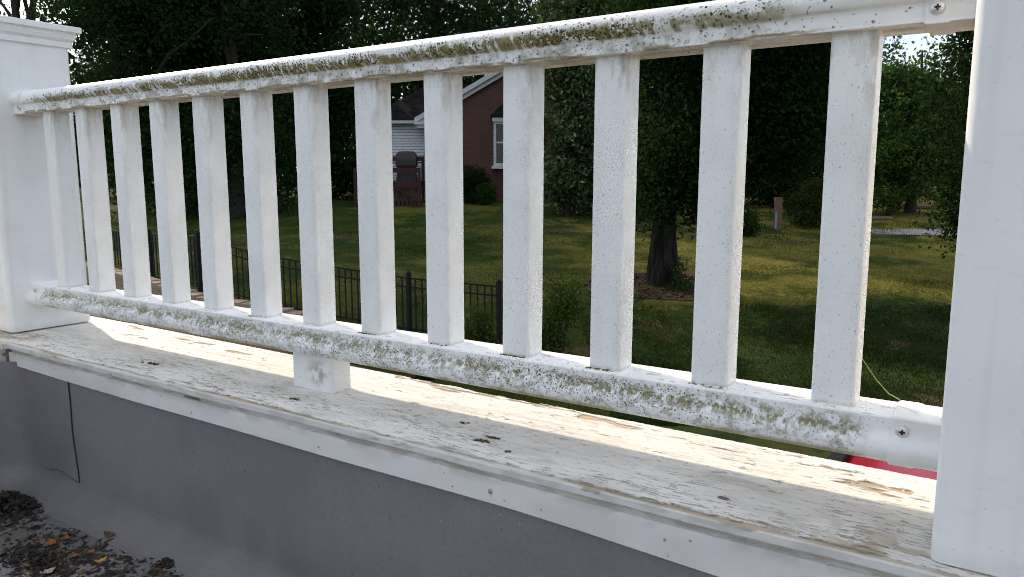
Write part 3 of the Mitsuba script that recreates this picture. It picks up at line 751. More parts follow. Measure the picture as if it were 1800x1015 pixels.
for i, (u, v, L, col, lab) in enumerate(LEAVES):
    q = floor_at(u, v)
    m = leaf_mesh(L * 0.8, L * 0.42, 0.6, i)
    a = i * 1.3; m.apply_transform(trimesh.transformations.rotation_matrix(a, (0, 0, 1)))
    m.apply_translation((q[0], q[1], ZF + 0.035))
    m.vertices *= U
    obj('fallen_leaf', m, 'm_vertex', color=np.tile(col, (len(m.vertices), 1)) * np.random.default_rng(i).uniform(0.8, 1.2, (len(m.vertices), 1)), smooth=True, label=lab, category='leaf')

# moss clumps on the coping
def sill_at(u, v):
    d = ray(u, v); t = (ZS * U - CAM[2]) / d[2]
    return (CAM + d * t)[:2] / U
def clump(u, v, rx, ry, n, seed, label, cols):
    c0 = sill_at(u, v); g = np.random.default_rng(seed)
    x = c0[0] + g.normal(0, rx, n); y = c0[1] + g.normal(0, ry, n)
    c = np.column_stack([x, y, np.full(n, ZS + 0.012)])
    col = np.asarray(cols)[g.integers(0, len(cols), n)] * g.uniform(0.6, 1.3, (n, 1))
    m, cc = blobs(c, np.tile([0, 0, 1.0], (n, 1)), g.uniform(0.006, 0.018, n), 0.7, seed, col)
    m.vertices *= U
    obj('moss_clump', m, 'm_moss', color=cc, smooth=True, label=label, category='moss')
MC = [(0.07, 0.065, 0.03), (0.11, 0.10, 0.05), (0.045, 0.04, 0.03)]
clump(848, 777, 0.036, 0.016, 70, 1, 'dark green moss clump in the middle of the coping board', MC)
clump(867, 772, 0.030, 0.008, 30, 2, 'thin moss tail at the right of the middle moss clump', MC)
clump(816, 746, 0.016, 0.010, 9, 3, 'small moss spot just below the edge of the sunlight', MC)
clump(893, 797, 0.012, 0.009, 8, 4, 'ring shaped dark speck near the coping edge', MC)
clump(520, 703, 0.04, 0.014, 22, 5, 'dark scrap in front of the support block', MC)
clump(267, 640, 0.07, 0.02, 22, 6, 'dark flake on the left part of the coping', MC)

# dry stem caught on the rail
sx = [(1503, 600, 0.42), (1516, 632, 0.45), (1540, 668, 0.42), (1562, 693, 0.40), (1582, 704, 0.39)]
pts = []
for u, v, y in sx:
    d = ray(u, v); t = (y * U - CAM[1]) / d[1]; pts.append(CAM + d * t)
plain('m_stem', (0.30, 0.30, 0.12), 0.7)
obj('dry_stem', tube(np.array(pts), [0.0003, 0.0004, 0.0005, 0.0006, 0.0008], 5), 'm_stem', smooth=True, label='thin dry plant stem leaning on the bottom rail beside the right post', category='stem')

# ------------------------------------------------------------------ the garden: lawn rising away from the house
ZC = CAM[2]
def zg(D, s):
    D = np.asarray(D, float); s = np.asarray(s, float)
    z = ZC + np.interp(D, [-40, 9, 12, 31, 60, 400], [-2.90, -2.88, -2.65, -0.95, -0.55, 0.5])
    z = z + 0.06 * np.clip(-s - 1.0, 0, 9) * np.clip((24 - D) / 8, 0, 1) * np.clip((D - 8) / 3, 0, 1)
    bed = np.clip((FENCE_D(s) - 0.30 - D) / 0.25, 0, 1) * np.clip((-0.9 - s) / 0.6, 0, 1)
    return z - 0.62 * bed
def FENCE_D(s):
    return np.interp(s, [-12, -8.8, -5.75, -0.2, 3], [19.0, 16.4, 13.9, 12.0, 11.2])

def c_lawn(p, n, uv):
    x, y = p.x, p.y
    big = fbm(x * 0.22, y * 0.22, 1.0, 4)
    mid = fbm(x * 1.1, y * 1.1, 5.0, 4)
    fine = fbm(x * 9.0, y * 9.0, 2.0, 3)
    dry = mix((0.165, 0.148, 0.032), (0.105, 0.094, 0.022), fine)
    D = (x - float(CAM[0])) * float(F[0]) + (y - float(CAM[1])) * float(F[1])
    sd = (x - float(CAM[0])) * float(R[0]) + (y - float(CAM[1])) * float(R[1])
    sun_band = smoothstep(14.2, 15.6, D) * smoothstep(22.0, 20.0, D) * smoothstep(1.0, 3.5, sd)  # sunlit band painted into the lawn as yellower grass
    tree_shade = smoothstep(15.0, 13.6, D) * smoothstep(0.3, 2.0, sd)  # tree shade painted into the lawn as darker, greener grass
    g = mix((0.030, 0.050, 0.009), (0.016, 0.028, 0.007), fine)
    g = g * (1.0 - 0.45 * tree_shade * smoothstep(0.35, 0.6, mid))
    t = dr.clip(smoothstep(0.42, 0.58, 0.5 * big + 0.5 * mid + 0.09 * sun_band) - 0.85 * tree_shade, 0, 1) * (0.50 + 0.50 * smoothstep(0.0, 2.5, sd))
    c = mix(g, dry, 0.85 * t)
    soil = smoothstep(0.66, 0.74, fbm(x * 0.8 + 9.0, y * 0.8, 8.0, 4))
    return mix(c, (0.085, 0.058, 0.036), 0.7 * soil)
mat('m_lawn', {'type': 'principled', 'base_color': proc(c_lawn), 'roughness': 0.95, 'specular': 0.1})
Dg = np.concatenate([[-120, -40], np.linspace(-10, 9, 14), np.linspace(9.2, 34, 180), np.linspace(35, 70, 20), [120, 250, 700]])
Sg = np.concatenate([[-700, -200, -80], np.linspace(-40, -14, 14), np.linspace(-13.5, 14, 130), np.linspace(16, 40, 12), [80, 200, 700]])
DD, SS = np.meshgrid(Dg, Sg, indexing='ij')
ZZ = zg(DD, SS) + 0.05 * (meshkit.fbm(np.stack([DD * 0.5, SS * 0.5, DD * 0], -1), 3, 2) - 0.5)
lawn = grid_mesh(CAM[0] + F[0] * DD + R[0] * SS, CAM[1] + F[1] * DD + R[1] * SS, ZZ)
if (lawn.face_normals[:, 2].mean()) < 0: lawn.invert()
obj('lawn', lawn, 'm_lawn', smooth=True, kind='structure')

def strip(name, poly_ds, lift, m, kind='structure', n=2, **kw):
    """a sheet over the ground given by its outline in (distance, side)"""
    pg = Polygon(poly_ds)
    v, f = trimesh.creation.triangulate_polygon(pg.segmentize(0.6) if hasattr(pg, 'segmentize') else pg, engine='earcut')
    pts = np.array([P(d, s, float(zg(d, s)) + lift) for d, s in v])
    mm = TM(pts, f)
    if mm.face_normals[:, 2].mean() < 0: mm.invert()
    return obj(name, mm, m, kind=kind, **kw)

# grass blades over the part of the lawn that is near enough to show them
def blades(n, seed):
    g = np.random.default_rng(seed)
    D = 8.5 + 19 * g.random(n) ** 1.35
    u = np.where(g.random(n) < 0.85, g.uniform(280, 1720, n), g.normal(1000, 900, n)); s = (u - 900) / 1328 * D
    z = zg(D, s) + 0.01
    base = np.column_stack([CAM[0] + F[0] * D + R[0] * s, CAM[1] + F[1] * D + R[1] * s, z])
    tuft = meshkit.fbm(base * 1.3, 3, 6)
    h = g.uniform(0.025, 0.06, n) * (0.5 + 3.2 * np.clip(tuft - 0.42, 0, 1)) * 1.3
    a = g.uniform(0, 6.28, n); w = g.uniform(0.004, 0.009, n)
    side = np.column_stack([np.cos(a), np.sin(a), a * 0]) * w[:, None]
    tip = base + np.column_stack([g.normal(0, 0.5, n) * h, g.normal(0, 0.5, n) * h, h])
    v = np.stack([base - side, base + side, tip], 1).reshape(-1, 3)
    f = np.arange(n * 3).reshape(-1, 3)
    t = np.clip((meshkit.fbm(np.column_stack([base[:, 0] * 0.8, base[:, 1] * 0.8, base[:, 0] * 0]), 4, 3) - 0.40) * 5, 0, 1)[:, None]
    t = np.clip(t + 0.35 * ((D > 14.8) & (D < 21) & (s > 2.0))[:, None] - 0.9 * ((D < 14.3) & (s > 1.2))[:, None], 0, 1)  # sun band and tree shade painted into the blade colour
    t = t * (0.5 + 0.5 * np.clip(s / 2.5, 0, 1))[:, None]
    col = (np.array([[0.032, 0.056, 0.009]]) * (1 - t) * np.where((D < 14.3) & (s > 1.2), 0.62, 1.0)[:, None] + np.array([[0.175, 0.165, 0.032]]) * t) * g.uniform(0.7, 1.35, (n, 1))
    return TM(v, f), np.repeat(col, 3, 0)
mat('m_leaf', {'type': 'principledthin', 'base_color': {'type': 'mesh_attribute', 'name': 'vertex_color'}, 'roughness': 0.55, 'diff_trans': 1.0, 'eta': 1.4}, two=False)
mat('m_bright_leaf', {'type': 'principledthin', 'base_color': {'type': 'mesh_attribute', 'name': 'vertex_color'}, 'roughness': 0.5, 'diff_trans': 1.35, 'eta': 1.4}, two=False)
mat('m_glossy_leaf', {'type': 'principledthin', 'base_color': {'type': 'mesh_attribute', 'name': 'vertex_color'}, 'roughness': 0.25, 'diff_trans': 0.6, 'eta': 1.5}, two=False)
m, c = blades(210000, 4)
obj('grass', m, 'm_leaf', color=c, label='short grass of the lawn with dry yellow patches, its sun band and tree shade painted in', category='grass', kind='stuff')

plain('m_mulch', (0.036, 0.021, 0.014), 0.95)
plain('m_gravel', (0.16, 0.145, 0.12), 0.9)
plain('m_asphalt', (0.17, 0.17, 0.175), 0.85)
TD, TS = 16.2, lat(1160, 16.2)
ring = [(TD + 1.25 * math.cos(a) * (1 + 0.12 * math.sin(3 * a)) - 0.25, TS + 1.75 * math.sin(a) * (1 + 0.1 * math.sin(2 * a + 1))) for a in np.linspace(0, 2 * math.pi, 40)[:-1]]
strip('mulch_bed', ring, 0.03, 'm_mulch')
strip('mulch_bed', [(9.2, -0.6), (11.6, -0.9), (13.4, -5.7), (16.0, -8.8), (18.4, -12), (13, -13), (9.6, -5)], 0.03, 'm_mulch')
strip('driveway', [(22.6, 10.9), (22.3, 13), (22.2, 24), (23.4, 24), (23.7, 13.5), (23.5, 10.9)], 0.02, 'm_asphalt')
strip('gravel_yard', [(1.0, 1.2), (5.2, 1.6), (5.6, 9.0), (0.5, 9.0)], 0.012, 'm_gravel')

# mulch bits in the tree ring
m, c = None, None
g = np.random.default_rng(44)
bx = [P(TD - 0.25 + 1.15 * r_ * math.cos(a), TS + 1.6 * r_ * math.sin(a), 0) for r_, a in zip(np.sqrt(g.random(1500)), g.uniform(0, 6.28, 1500))]
bd = np.array(bx); dd_ = (bd - CAM) @ F; ss_ = (bd - CAM) @ R
bd[:, 2] = zg(dd_, ss_) + 0.035
a = g.uniform(0, 6.28, 1500); L = g.uniform(0.02, 0.07, 1500)
ax = np.column_stack([np.cos(a), np.sin(a), g.normal(0, 0.25, 1500)]) * L[:, None]; bx_ = np.column_stack([-np.sin(a), np.cos(a), g.normal(0, 0.4, 1500)]) * (L * 0.4)[:, None]
v = np.stack([bd - ax - bx_, bd + ax - bx_, bd + ax + bx_, bd - ax + bx_], 1).reshape(-1, 3)
q = np.arange(6000).reshape(-1, 4)
obj('mulch', TM(v, np.vstack([q[:, [0, 1, 2]], q[:, [0, 2, 3]]])), 'm_vertex', color=np.repeat(np.array([0.048, 0.026, 0.016]) * g.uniform(0.5, 1.6, (1500, 1)), 4, 0), label='brown mulch chips round the foot of the big tree', category='mulch', kind='stuff')

# ------------------------------------------------------------------ black metal fence and block wall on the left
plain('m_fence', (0.006, 0.006, 0.007), 0.6, specular=0.25)
fp = [(877, 500, None), (718, 485, None), (563, 462, None), (455, 443, None), (346, 412, None), (262, 408, None), (190, 402, None), (110, 396, None)]
fence = thing('metal_fence', 'black metal picket fence descending across the lawn on the left', 'fence')
FP = []
for u, v, _ in fp:
    Dv = 12.0
    for _k in range(12):
        Dv = float(FENCE_D(lat(u, Dv)))
    FP.append((at(u, v, Dv), lat(u, Dv), Dv))
HF = 1.02
for i, (p, s, D) in enumerate(FP):
    w = 0.032
    m = cat([box(p[0] - w, p[0] + w, p[1] - w, p[1] + w, p[2] - HF - 0.35, p[2] + 0.03), box(p[0] - w * 1.15, p[0] + w * 1.15, p[1] - w * 1.15, p[1] + w * 1.15, p[2] + 0.03, p[2] + 0.045),
             trimesh.creation.icosphere(subdivisions=1, radius=w * 0.9).apply_translation(p + (0, 0, 0.06))])
    obj('post', m, 'm_fence', fence)
def bar(a, b, w, h):
    d = b - a; L = np.linalg.norm(d); d = d / L
    sd = np.cross(d, (0, 0, 1)); sd /= np.linalg.norm(sd)
    pr = np.array([(-w / 2, -h / 2), (w / 2, -h / 2), (w / 2, h / 2), (-w / 2, h / 2)])
    return sweep(pr, [lambda p, o=o: o + p[:, :1] * sd + p[:, 1:] * np.array([0, 0, 1.0]) for o in (a, b)])
for (a, _, _), (b, _, _) in zip(FP[:-1], FP[1:]):
    d = (b - a); d /= np.linalg.norm(d)
    for dz in (-0.04, -0.19, -0.90):
        obj('rail', bar(a + d * 0.03 + (0, 0, dz), b - d * 0.03 + (0, 0, dz), 0.025, 0.028), 'm_fence', fence)
    n = max(2, int(np.linalg.norm((b - a)[:2]) / 0.118))
    for k in range(1, n):
        q = a + (b - a) * k / n
        obj('picket', box(q[0] - 0.009, q[0] + 0.009, q[1] - 0.009, q[1] + 0.009, q[2] - HF + 0.04, q[2] - 0.03), 'm_fence', fence)
def c_block2(p, n, uv):
    return mix((0.30, 0.235, 0.165), (0.20, 0.155, 0.11), fbm(p.x * 6, p.y * 6, p.z * 6, 4))
mat('m_cap_stone', {'type': 'principled', 'base_color': proc(c_block2), 'roughness': 0.9})
rw = thing('retaining_wall', 'low tan block wall with a row of cap stones below the black fence', 'retaining wall')
wl = []
for (u, v) in ((560, 558), (490, 541), (430, 531), (350, 518), (270, 492), (200, 474), (130, 458)):
    Dv = 12.0
    for _k in range(12):
        Dv = float(FENCE_D(lat(u, Dv))) - 0.42
    wl.append(at(u, v, Dv))
seg = np.array(wl)
cum = np.r_[0, np.cumsum(np.linalg.norm(np.diff(seg, axis=0), axis=1))]
def along(t): return np.array([np.interp(t, cum, seg[:, k]) for k in range(3)])
t = 0.0; g = np.random.default_rng(3)
while t < cum[-1] - 0.3:
    L = g.uniform(0.28, 0.34); a, b = along(t), along(t + L - 0.012)
    zt = max(a[2], b[2]); mid = (a + b) / 2; d = b - a; d[2] = 0; d /= np.linalg.norm(d)
    nn = np.array([-d[1], d[0], 0])
    st = box(-L / 2 + 0.006, L / 2 - 0.006, -0.15, 0.15, -0.09, g.uniform(-0.006, 0.006))
    obj('cap_stone', framed(st, (mid[0], mid[1], mid[2]), d, nn), 'm_cap_stone', rw)
    for c_ in range(3):
        off = (c_ % 2) * 0.08
        st = box(-L / 2 + 0.005, L / 2 - 0.005, -0.12 + g.uniform(-0.008, 0.008), 0.12, -0.09 - (c_ + 1) * 0.15 + 0.006, -0.09 - c_ * 0.15 - 0.004)
        obj('block', framed(st, (mid[0], mid[1], mid[2]), d, nn), 'm_cap_stone', rw)
    t += L

# ------------------------------------------------------------------ plants
def leaf_cloud(c, n_per, spread, size, g, up=0.3):
    """diamond leaves scattered round the cluster centres c (k,3)"""
    k = len(c); n = k * n_per
    cc = np.repeat(c, n_per, 0) + g.normal(0, 1, (n, 3)) * np.repeat(spread, n_per)[:, None]
    nrm = g.normal(0, 1, (n, 3)); nrm[:, 2] += up; nrm /= np.linalg.norm(nrm, axis=1, keepdims=True)
    a = np.cross(nrm, g.normal(0, 1, (n, 3))); a /= np.linalg.norm(a, axis=1, keepdims=True) + 1e-9
    b = np.cross(nrm, a)
    L = size * g.uniform(0.6, 1.35, n)[:, None]
    v = np.stack([cc - a * L * 0.55, cc - b * L * 0.28 + a * L * 0.02, cc + a * L * 0.55, cc + b * L * 0.28 + nrm * L * 0.08], 1)
    q = np.arange(n * 4).reshape(-1, 4)
    return v.reshape(-1, 3), np.vstack([q[:, [0, 1, 2]], q[:, [0, 2, 3]]]), n

def crown_points(ells, k, g, gap=0.42, nz=0.9):
    """cluster centres in lobed ellipsoids, thinned by noise so that gaps open"""
    vol = np.array([e[1][0] * e[1][1] * e[1][2] for e in ells]) ** 0.75
    out = []
    while sum(len(o) for o in out) < k:
        i = g.choice(len(ells), 4 * k, p=vol / vol.sum())
        d = g.normal(0, 1, (4 * k, 3)); d /= np.linalg.norm(d, axis=1, keepdims=True)
        r = g.random((4 * k, 1)) ** 0.42
        C = np.array([ells[j][0] for j in i]); Rr = np.array([ells[j][1] for j in i])
        wob = 0.72 + 0.6 * meshkit.fbm(d * 2.3 + i[:, None] * 3.1, 3, 5)[:, None]
        p = C + d * r * Rr * wob
        p = p[meshkit.fbm(p * nz, 3, 11) > gap]
        out.append(p)
    return np.vstack(out)[:k]

plain('m_bark', (0.024, 0.020, 0.016), 0.95)
def c_bark(p, n, uv):
    a = dr.atan2(n.y, n.x)
    return mix((0.026, 0.022, 0.019), (0.009, 0.008, 0.007), smoothstep(0.35, 0.65, fbm(p.x * 14 + a, p.y * 14, p.z * 2.2, 4)))
def h_bark(p, n, uv): return fbm(p.x * 16, p.y * 16, p.z * 2.4, 4)
mat('m_rough_bark', {'type': 'principled', 'base_color': proc(c_bark), 'roughness': 0.95, 'specular': 0.1}, h_bark, 0.05, 6e-3)

def tree(name, label, base, height, tr, ells, clusters, per, size, col, seed, var=0.35, spread=0.35, gap=0.42, leaf='m_leaf', bark='m_bark', limbs=9, lean=(0, 0), group=None, nz=0.9, cat_='tree', pale=0.0, glint_col=(0.26, 0.30, 0.20)):
    """base (x,y,z); ells in metres relative to base"""
    g = np.random.default_rng(seed)
    t = thing(name, label, cat_, group)
    base = np.asarray(base, float)
    ms = []
    hs = np.linspace(0, 1, 9)
    top = np.array([lean[0], lean[1], height * 0.86])
    tp = base + np.outer(hs, top) + np.column_stack([0.10 * tr * 4 * np.sin(hs * 5 + seed), 0.10 * tr * 4 * np.cos(hs * 4 + seed), 0 * hs])
    rad = tr * (1 - 0.85 * hs) * (1 + 0.32 * np.exp(-hs * height / 0.25))
    tk = tube(np.vstack([tp[0] - (0, 0, 0.3), tp]), np.r_[rad[0] * 1.1, rad], 14)
    ms.append(tk)
    E = [(base + np.asarray(c), np.asarray(r)) for c, r in ells]
    for k in range(limbs):
        c, r = E[k % len(E)]
        h0 = g.uniform(0.22, 0.75)
        i = h0 * 8; a = tp[int(i)] + (tp[min(int(i) + 1, 8)] - tp[int(i)]) * (i - int(i))
        b = c + r * g.normal(0, 0.45, 3)
        if b[2] < a[2]: b[2] = a[2] + 0.15 * abs(g.normal())
        tt = np.linspace(0, 1, 6)[:, None]
        pts = a * (1 - tt) + b * tt + np.array([0, 0, 1.0]) * (0.12 * np.linalg.norm(b - a)) * (tt * (1 - tt)) * 2 + g.normal(0, 0.05, (6, 3)) * np.linalg.norm(b - a) * tt
        ms.append(tube(pts, np.interp(h0, hs, rad) * 0.55 * (1 - 0.85 * tt[:, 0]) + 0.008, 7))
    obj('trunk', cat(ms), bark, t, smooth=True)
    c = crown_points(E, clusters, g, gap, nz)
    v, f, n = leaf_cloud(c, per, spread * g.uniform(0.5, 1.3, len(c)), size, g)
    shade = np.repeat(g.uniform(1 - var, 1 + var, (clusters, 1)), per, 0)
    cl = np.asarray(col)[None] * shade * g.uniform(0.7, 1.3, (n, 1)) * (1 + np.array([0.5, 0.1, 0.0]) * np.clip(g.normal(0, 0.5, (n, 1)), -0.6, 1))
    cl = np.where(g.random((n, 1)) < pale, np.asarray(glint_col) * g.uniform(0.6, 1.2, (n, 1)), cl)  # a share of leaves coloured pale as painted glints
    obj('crown', TM(v, f), leaf, t, color=np.repeat(cl, 4, 0))
    return t

def shrub(name, label, base, ells, clusters, per, size, col, seed, spread=0.08, gap=0.35, leaf='m_leaf', stems=7, group=None, var=0.3, nz=2.5):
    g = np.random.default_rng(seed)
    t = thing(name, label, 'shrub', group)
    base = np.asarray(base, float)
    E = [(base + np.asarray(c), np.asarray(r)) for c, r in ells]
    ms = []
    for k in range(stems):
        c, r = E[k % len(E)]
        b = c + r * g.normal(0, 0.4, 3); b[2] = max(b[2], base[2] + 0.1)
        tt = np.linspace(0, 1, 5)[:, None]
        ms.append(tube((base + (*g.normal(0, 0.05, 2), -0.05)) * (1 - tt) + b * tt + g.normal(0, 0.02, (5, 3)) * tt, 0.014 * (1 - 0.7 * tt[:, 0]), 5))
    obj('stem', cat(ms), 'm_bark', t, smooth=True)
    c = crown_points(E, clusters, g, gap, nz)
    v, f, n = leaf_cloud(c, per, spread * g.uniform(0.5, 1.3, len(c)), size, g)
    cl = np.asarray(col)[None] * np.repeat(g.uniform(1 - var, 1 + var, (clusters, 1)), per, 0) * g.uniform(0.7, 1.3, (n, 1))
    obj('foliage', TM(v, f), leaf, t, color=np.repeat(cl, 4, 0))
    return t

def G(u, D, s=None):
    s = lat(u, D) if s is None else s
    return P(D, s, float(zg(D, s)))

def off(D_, s_, z_):
    """offset in metres: outwards, to the right, up"""
    return tuple(F * D_ + R * s_ + np.array([0, 0, z_]))

# big dark lawn tree; its unseen upper crown is widened to shade the grass
tree('lawn_tree', 'big dark broadleaf tree with a thick black trunk rising from a ring of mulch', G(1162, TD), 10.0, 0.29,
     [(off(0.3, 1.2, 4.3), (2.3, 2.0, 2.6)), (off(-0.3, 2.4, 4.1), (1.6, 1.5, 1.6)), (off(0.6, 0.4, 3.0), (1.2, 0.9, 1.5)), (off(0.2, 2.2, 4.6), (1.6, 1.5, 2.4)), (off(0.3, 0.4, 5.4), (1.6, 1.2, 1.6)), (off(-0.2, 0.3, 2.15), (1.1, 1.0, 0.75)), (off(-0.9, -0.3, 2.25), (0.8, 0.9, 0.8)), (off(-0.9, 0.7, 2.3), (0.8, 0.9, 0.8)), (off(-0.9, 0.2, 3.0), (0.8, 1.2, 0.9)), (off(0.1, 1.0, 2.9), (1.2, 1.2, 0.9)), (off(0.0, 2.4, 3.5), (1.2, 1.2, 0.65)), (off(-0.8, 1.4, 6.0), (2.8, 2.5, 1.3)), (off(0.4, 1.2, 8.2), (2.9, 2.7, 1.8))],
     3900, 26, 0.110, (0.017, 0.037, 0.011), 21, spread=0.26, gap=0.34, bark='m_rough_bark', limbs=16, lean=tuple((R * 0.45)[:2]))
# glossy evergreen beside the brick house
tree('evergreen_tree', 'tall glossy leaved evergreen with sky glints painted as pale leaves, in front of the brick house', G(1000, 27.0), 8.2, 0.14,
     [(off(0, 0.0, 1.7), (1.1, 1.3, 1.5)), (off(0, 0.1, 3.5), (1.1, 1.35, 1.8)), (off(0, 0.2, 5.2), (1.2, 1.7, 1.7)), (off(0, 0.8, 6.9), (1.5, 2.5, 1.4)), (off(-0.3, 0.9, 0.8), (1.0, 1.0, 0.6)), (off(-0.5, -0.4, 1.3), (0.8, 0.8, 0.7))],
     1700, 24, 0.15, (0.065, 0.105, 0.035), 22, spread=0.17, gap=0.43, leaf='m_glossy_leaf', limbs=14, pale=0.18, nz=1.9, var=0.5)
tree('evergreen_tree', 'second glossy evergreen partly behind the big dark lawn tree', G(1120, 25.5), 4.0, 0.10,
     [(off(0, 0.1, 1.4), (1.0, 1.0, 1.3)), (off(0, 0.1, 2.8), (0.9, 0.9, 1.2))], 500, 24, 0.13, (0.032, 0.060, 0.02), 23, spread=0.24, gap=0.36, leaf='m_glossy_leaf', limbs=12)
# trees on the right
tree('garden_tree', 'bright green leafy tree on the right beyond the grey driveway', G(1600, 27.5), 6.6, 0.17,
     [(off(0, -0.3, 2.6), (2.0, 1.8, 1.9)), (off(-0.3, 0.8, 3.0), (1.6, 1.4, 1.8)), (off(0.2, -0.9, 4.2), (1.3, 1.0, 1.4)), (off(0, -0.75, 5.3), (0.75, 0.62, 0.95)), (off(0, 0.55, 5.0), (0.62, 0.45, 1.25)), (off(-0.4, -0.4, 1.9), (1.5, 1.6, 0.9))],
     1050, 24, 0.16, (0.070, 0.135, 0.032), 24, spread=0.20, gap=0.40, limbs=14, leaf='m_bright_leaf')
tree('garden_tree', 'dark tree with drooping branches half hidden by the right white post', G(1790, 15.5, 10.1), 6.8, 0.16,
     [(off(0.2, -0.2, 3.2), (1.3, 1.3, 2.4)), (off(0, -0.75, 2.0), (0.6, 0.45, 0.55)), (off(0, -0.8, 1.28), (0.45, 0.35, 0.30)), (off(0, -0.6, 4.9), (0.8, 0.7, 0.7)), (off(0, -0.75, 5.35), (0.5, 1.0, 0.22))],
     950, 24, 0.095, (0.022, 0.045, 0.014), 25, spread=0.16, gap=0.35, limbs=16)
tree('garden_tree', 'dense dark tree behind the lawn between the last two balusters', G(1352, 29.5), 4.2, 0.16,
     [(off(0, 0, 2.0), (1.5, 1.7, 1.5)), (off(0, -0.5, 2.8), (1.2, 1.3, 1.2)), (off(0, 0, 1.1), (1.2, 1.6, 0.9))], 800, 24, 0.17, (0.022, 0.043, 0.014), 26, spread=0.3, gap=0.33, limbs=10)
tree('garden_tree', 'tall green tree behind the bright one at the far right', G(1760, 36.0), 8.0, 0.2,
     [(off(0, 0, 3.5), (2.6, 3.0, 3.0))], 900, 22, 0.2, (0.055, 0.10, 0.02), 27, spread=0.35, gap=0.36)
# the wood behind and to the left: each tree its own thing
WOOD = [  # u, D, height, crown radius, tone
    (-300, 33, 16.5, 3.4, 0), (66, 31, 15.0, 3.0, 3), (232, 26, 14.5, 2.7, 1), (345, 28, 15.0, 3.2, 0), (455, 33, 15.5, 3.4, 2), (545, 33, 13.5, 2.1, 1), (420, 26.5, 12.0, 2.4, 1), (290, 36, 18.0, 3.6, 0),
    (640, 42, 19.5, 4.2, 1), (780, 44, 20.0, 4.4, 0), (900, 44, 19.0, 3.8, 2), (1040, 47, 16.5, 4.4, 1), (1200, 45, 15.0, 4.0, 0), (1340, 48, 14.0, 4.2, 1), (1452, 44, 10.0, 3.4, 0)]
TONE = [(0.020, 0.040, 0.014), (0.024, 0.052, 0.017), (0.032, 0.062, 0.018), (0.028, 0.052, 0.016)]
WL = ['dense dark tree at the far left edge of the wood', 'tree with a black trunk standing against the bright sky above the left post', 'dark tree just right of the left post cap', 'dark tall tree in the wood above the fourth baluster', 'mid green tall tree in the wood above the sixth baluster',
      'lower leafy tree in front of the wood left of the white siding', 'low dark tree seen between the left balusters', 'tall dark tree at the back of the left wood', 'tall dark tree rising behind the white siding wing', 'tall dark tree rising behind the brick gable', 'tall mid green tree behind the house, left of the glossy evergreen',
      'tall dark tree behind the house and the glossy evergreen', 'tall dark tree behind the big lawn tree', 'dark tree at the back right of the wood', 'dark tree far behind the last baluster before the right post']
for i, (u, D, h, cr, tone) in enumerate(WOOD):
    g = np.random.default_rng(100 + i)
    if tone == 3:
        el = [(off(g.normal(0, .4), g.normal(0, 1.1), h * q), (cr * 0.75, cr * 0.75, 1.3)) for q in (0.52, 0.62, 0.72, 0.82, 0.9)] + [(off(0, -0.3, h * 0.22), (cr * 0.8, cr * 0.8, 2.3))]
    else:
        el = [(off(g.normal(0, .6), g.normal(0, 0.9), h * q), (cr * w_, cr * w_, h * 0.17)) for q, w_ in ((0.14, 0.85), (0.30, 1.0), (0.46, 1.0), (0.62, 0.95), (0.77, 0.8), (0.90, 0.55))]
    tree('wood_tree', WL[i], G(u, D), h, 0.26, el, (1000 if D > 32 else 1250) if tone != 3 else 210, 22 if D > 32 else 26, 0.24 if D > 32 else 0.16, TONE[tone], 200 + i, spread=0.5 if D > 32 else 0.40, gap=0.395 if tone != 3 else 0.50, group=None, limbs=10, nz=0.5)
# the mass of the wood farther back
g = np.random.default_rng(55)
n = 3800
D = g.uniform(56, 66, n); u = g.uniform(-700, 2700, n); s = lat(u, D)
hmax = np.where(u < 150, 4.0 + 1.6 * np.sin(u * 0.02), np.where(u > 1480, 5.0, np.where(u > 260, 15.0, 9.0))) * (0.7 + 0.6 * meshkit.fbm(np.column_stack([s * 0.25, s * 0, s * 0]), 3, 3))
z = zg(D, s) + hmax * g.random(n)
v, f, nl = leaf_cloud(np.column_stack([CAM[0] + F[0] * D + R[0] * s, CAM[1] + F[1] * D + R[1] * s, z]), 20, np.full(n, 0.9), 0.55, g)
cl = np.array([[0.022, 0.045, 0.016]]) * g.uniform(0.5, 1.5, (nl, 1))
obj('far_wood', TM(v, f), 'm_leaf', color=np.repeat(cl, 4, 0), label='dark mass of trees far behind the house and lawn', category='woodland', kind='stuff')

# shrubs
shrub('round_shrub', 'clipped round green bush at the foot of the brick wall', G(853, 30.0), [((0, 0, 0.42), (0.47, 0.47, 0.42))], 420, 14, 0.055, (0.040, 0.095, 0.018), 61, 0.05, 0.1, var=0.15)
shrub('dark_shrub', 'dark loose bush behind the clipped round bush', G(830, 30.4), [((0, 0, 0.75), (0.7, 0.7, 0.75))], 320, 14, 0.08, (0.020, 0.040, 0.012), 62, 0.09, 0.3)
shrub('small_conifer', 'small bushy evergreen in front of the fence, left one', G(740, 11.2, -1.33), [((0, 0, 0.30), (0.17, 0.17, 0.40))], 240, 12, 0.045, (0.052, 0.075, 0.018), 63, 0.045, 0.25)
shrub('small_conifer', 'larger bushy evergreen in front of the last fence panel', G(842, 10.9, -0.48), [((0, 0, 0.38), (0.24, 0.24, 0.52)), ((0.1, 0, 0.2), (0.28, 0.2, 0.28))], 420, 12, 0.045, (0.060, 0.080, 0.020), 64, 0.05, 0.25)
shrub('lawn_shrub', 'loose upright shrub on the lawn right of the fence end', G(980, 10.9), [((0, 0, 0.55), (0.26, 0.26, 0.62)), (off(0, 0.14, 0.95), (0.2, 0.2, 0.35)), (off(0, -0.18, 0.3), (0.25, 0.25, 0.35))], 300, 13, 0.05, (0.055, 0.088, 0.018), 65, 0.075, 0.35, stems=16)
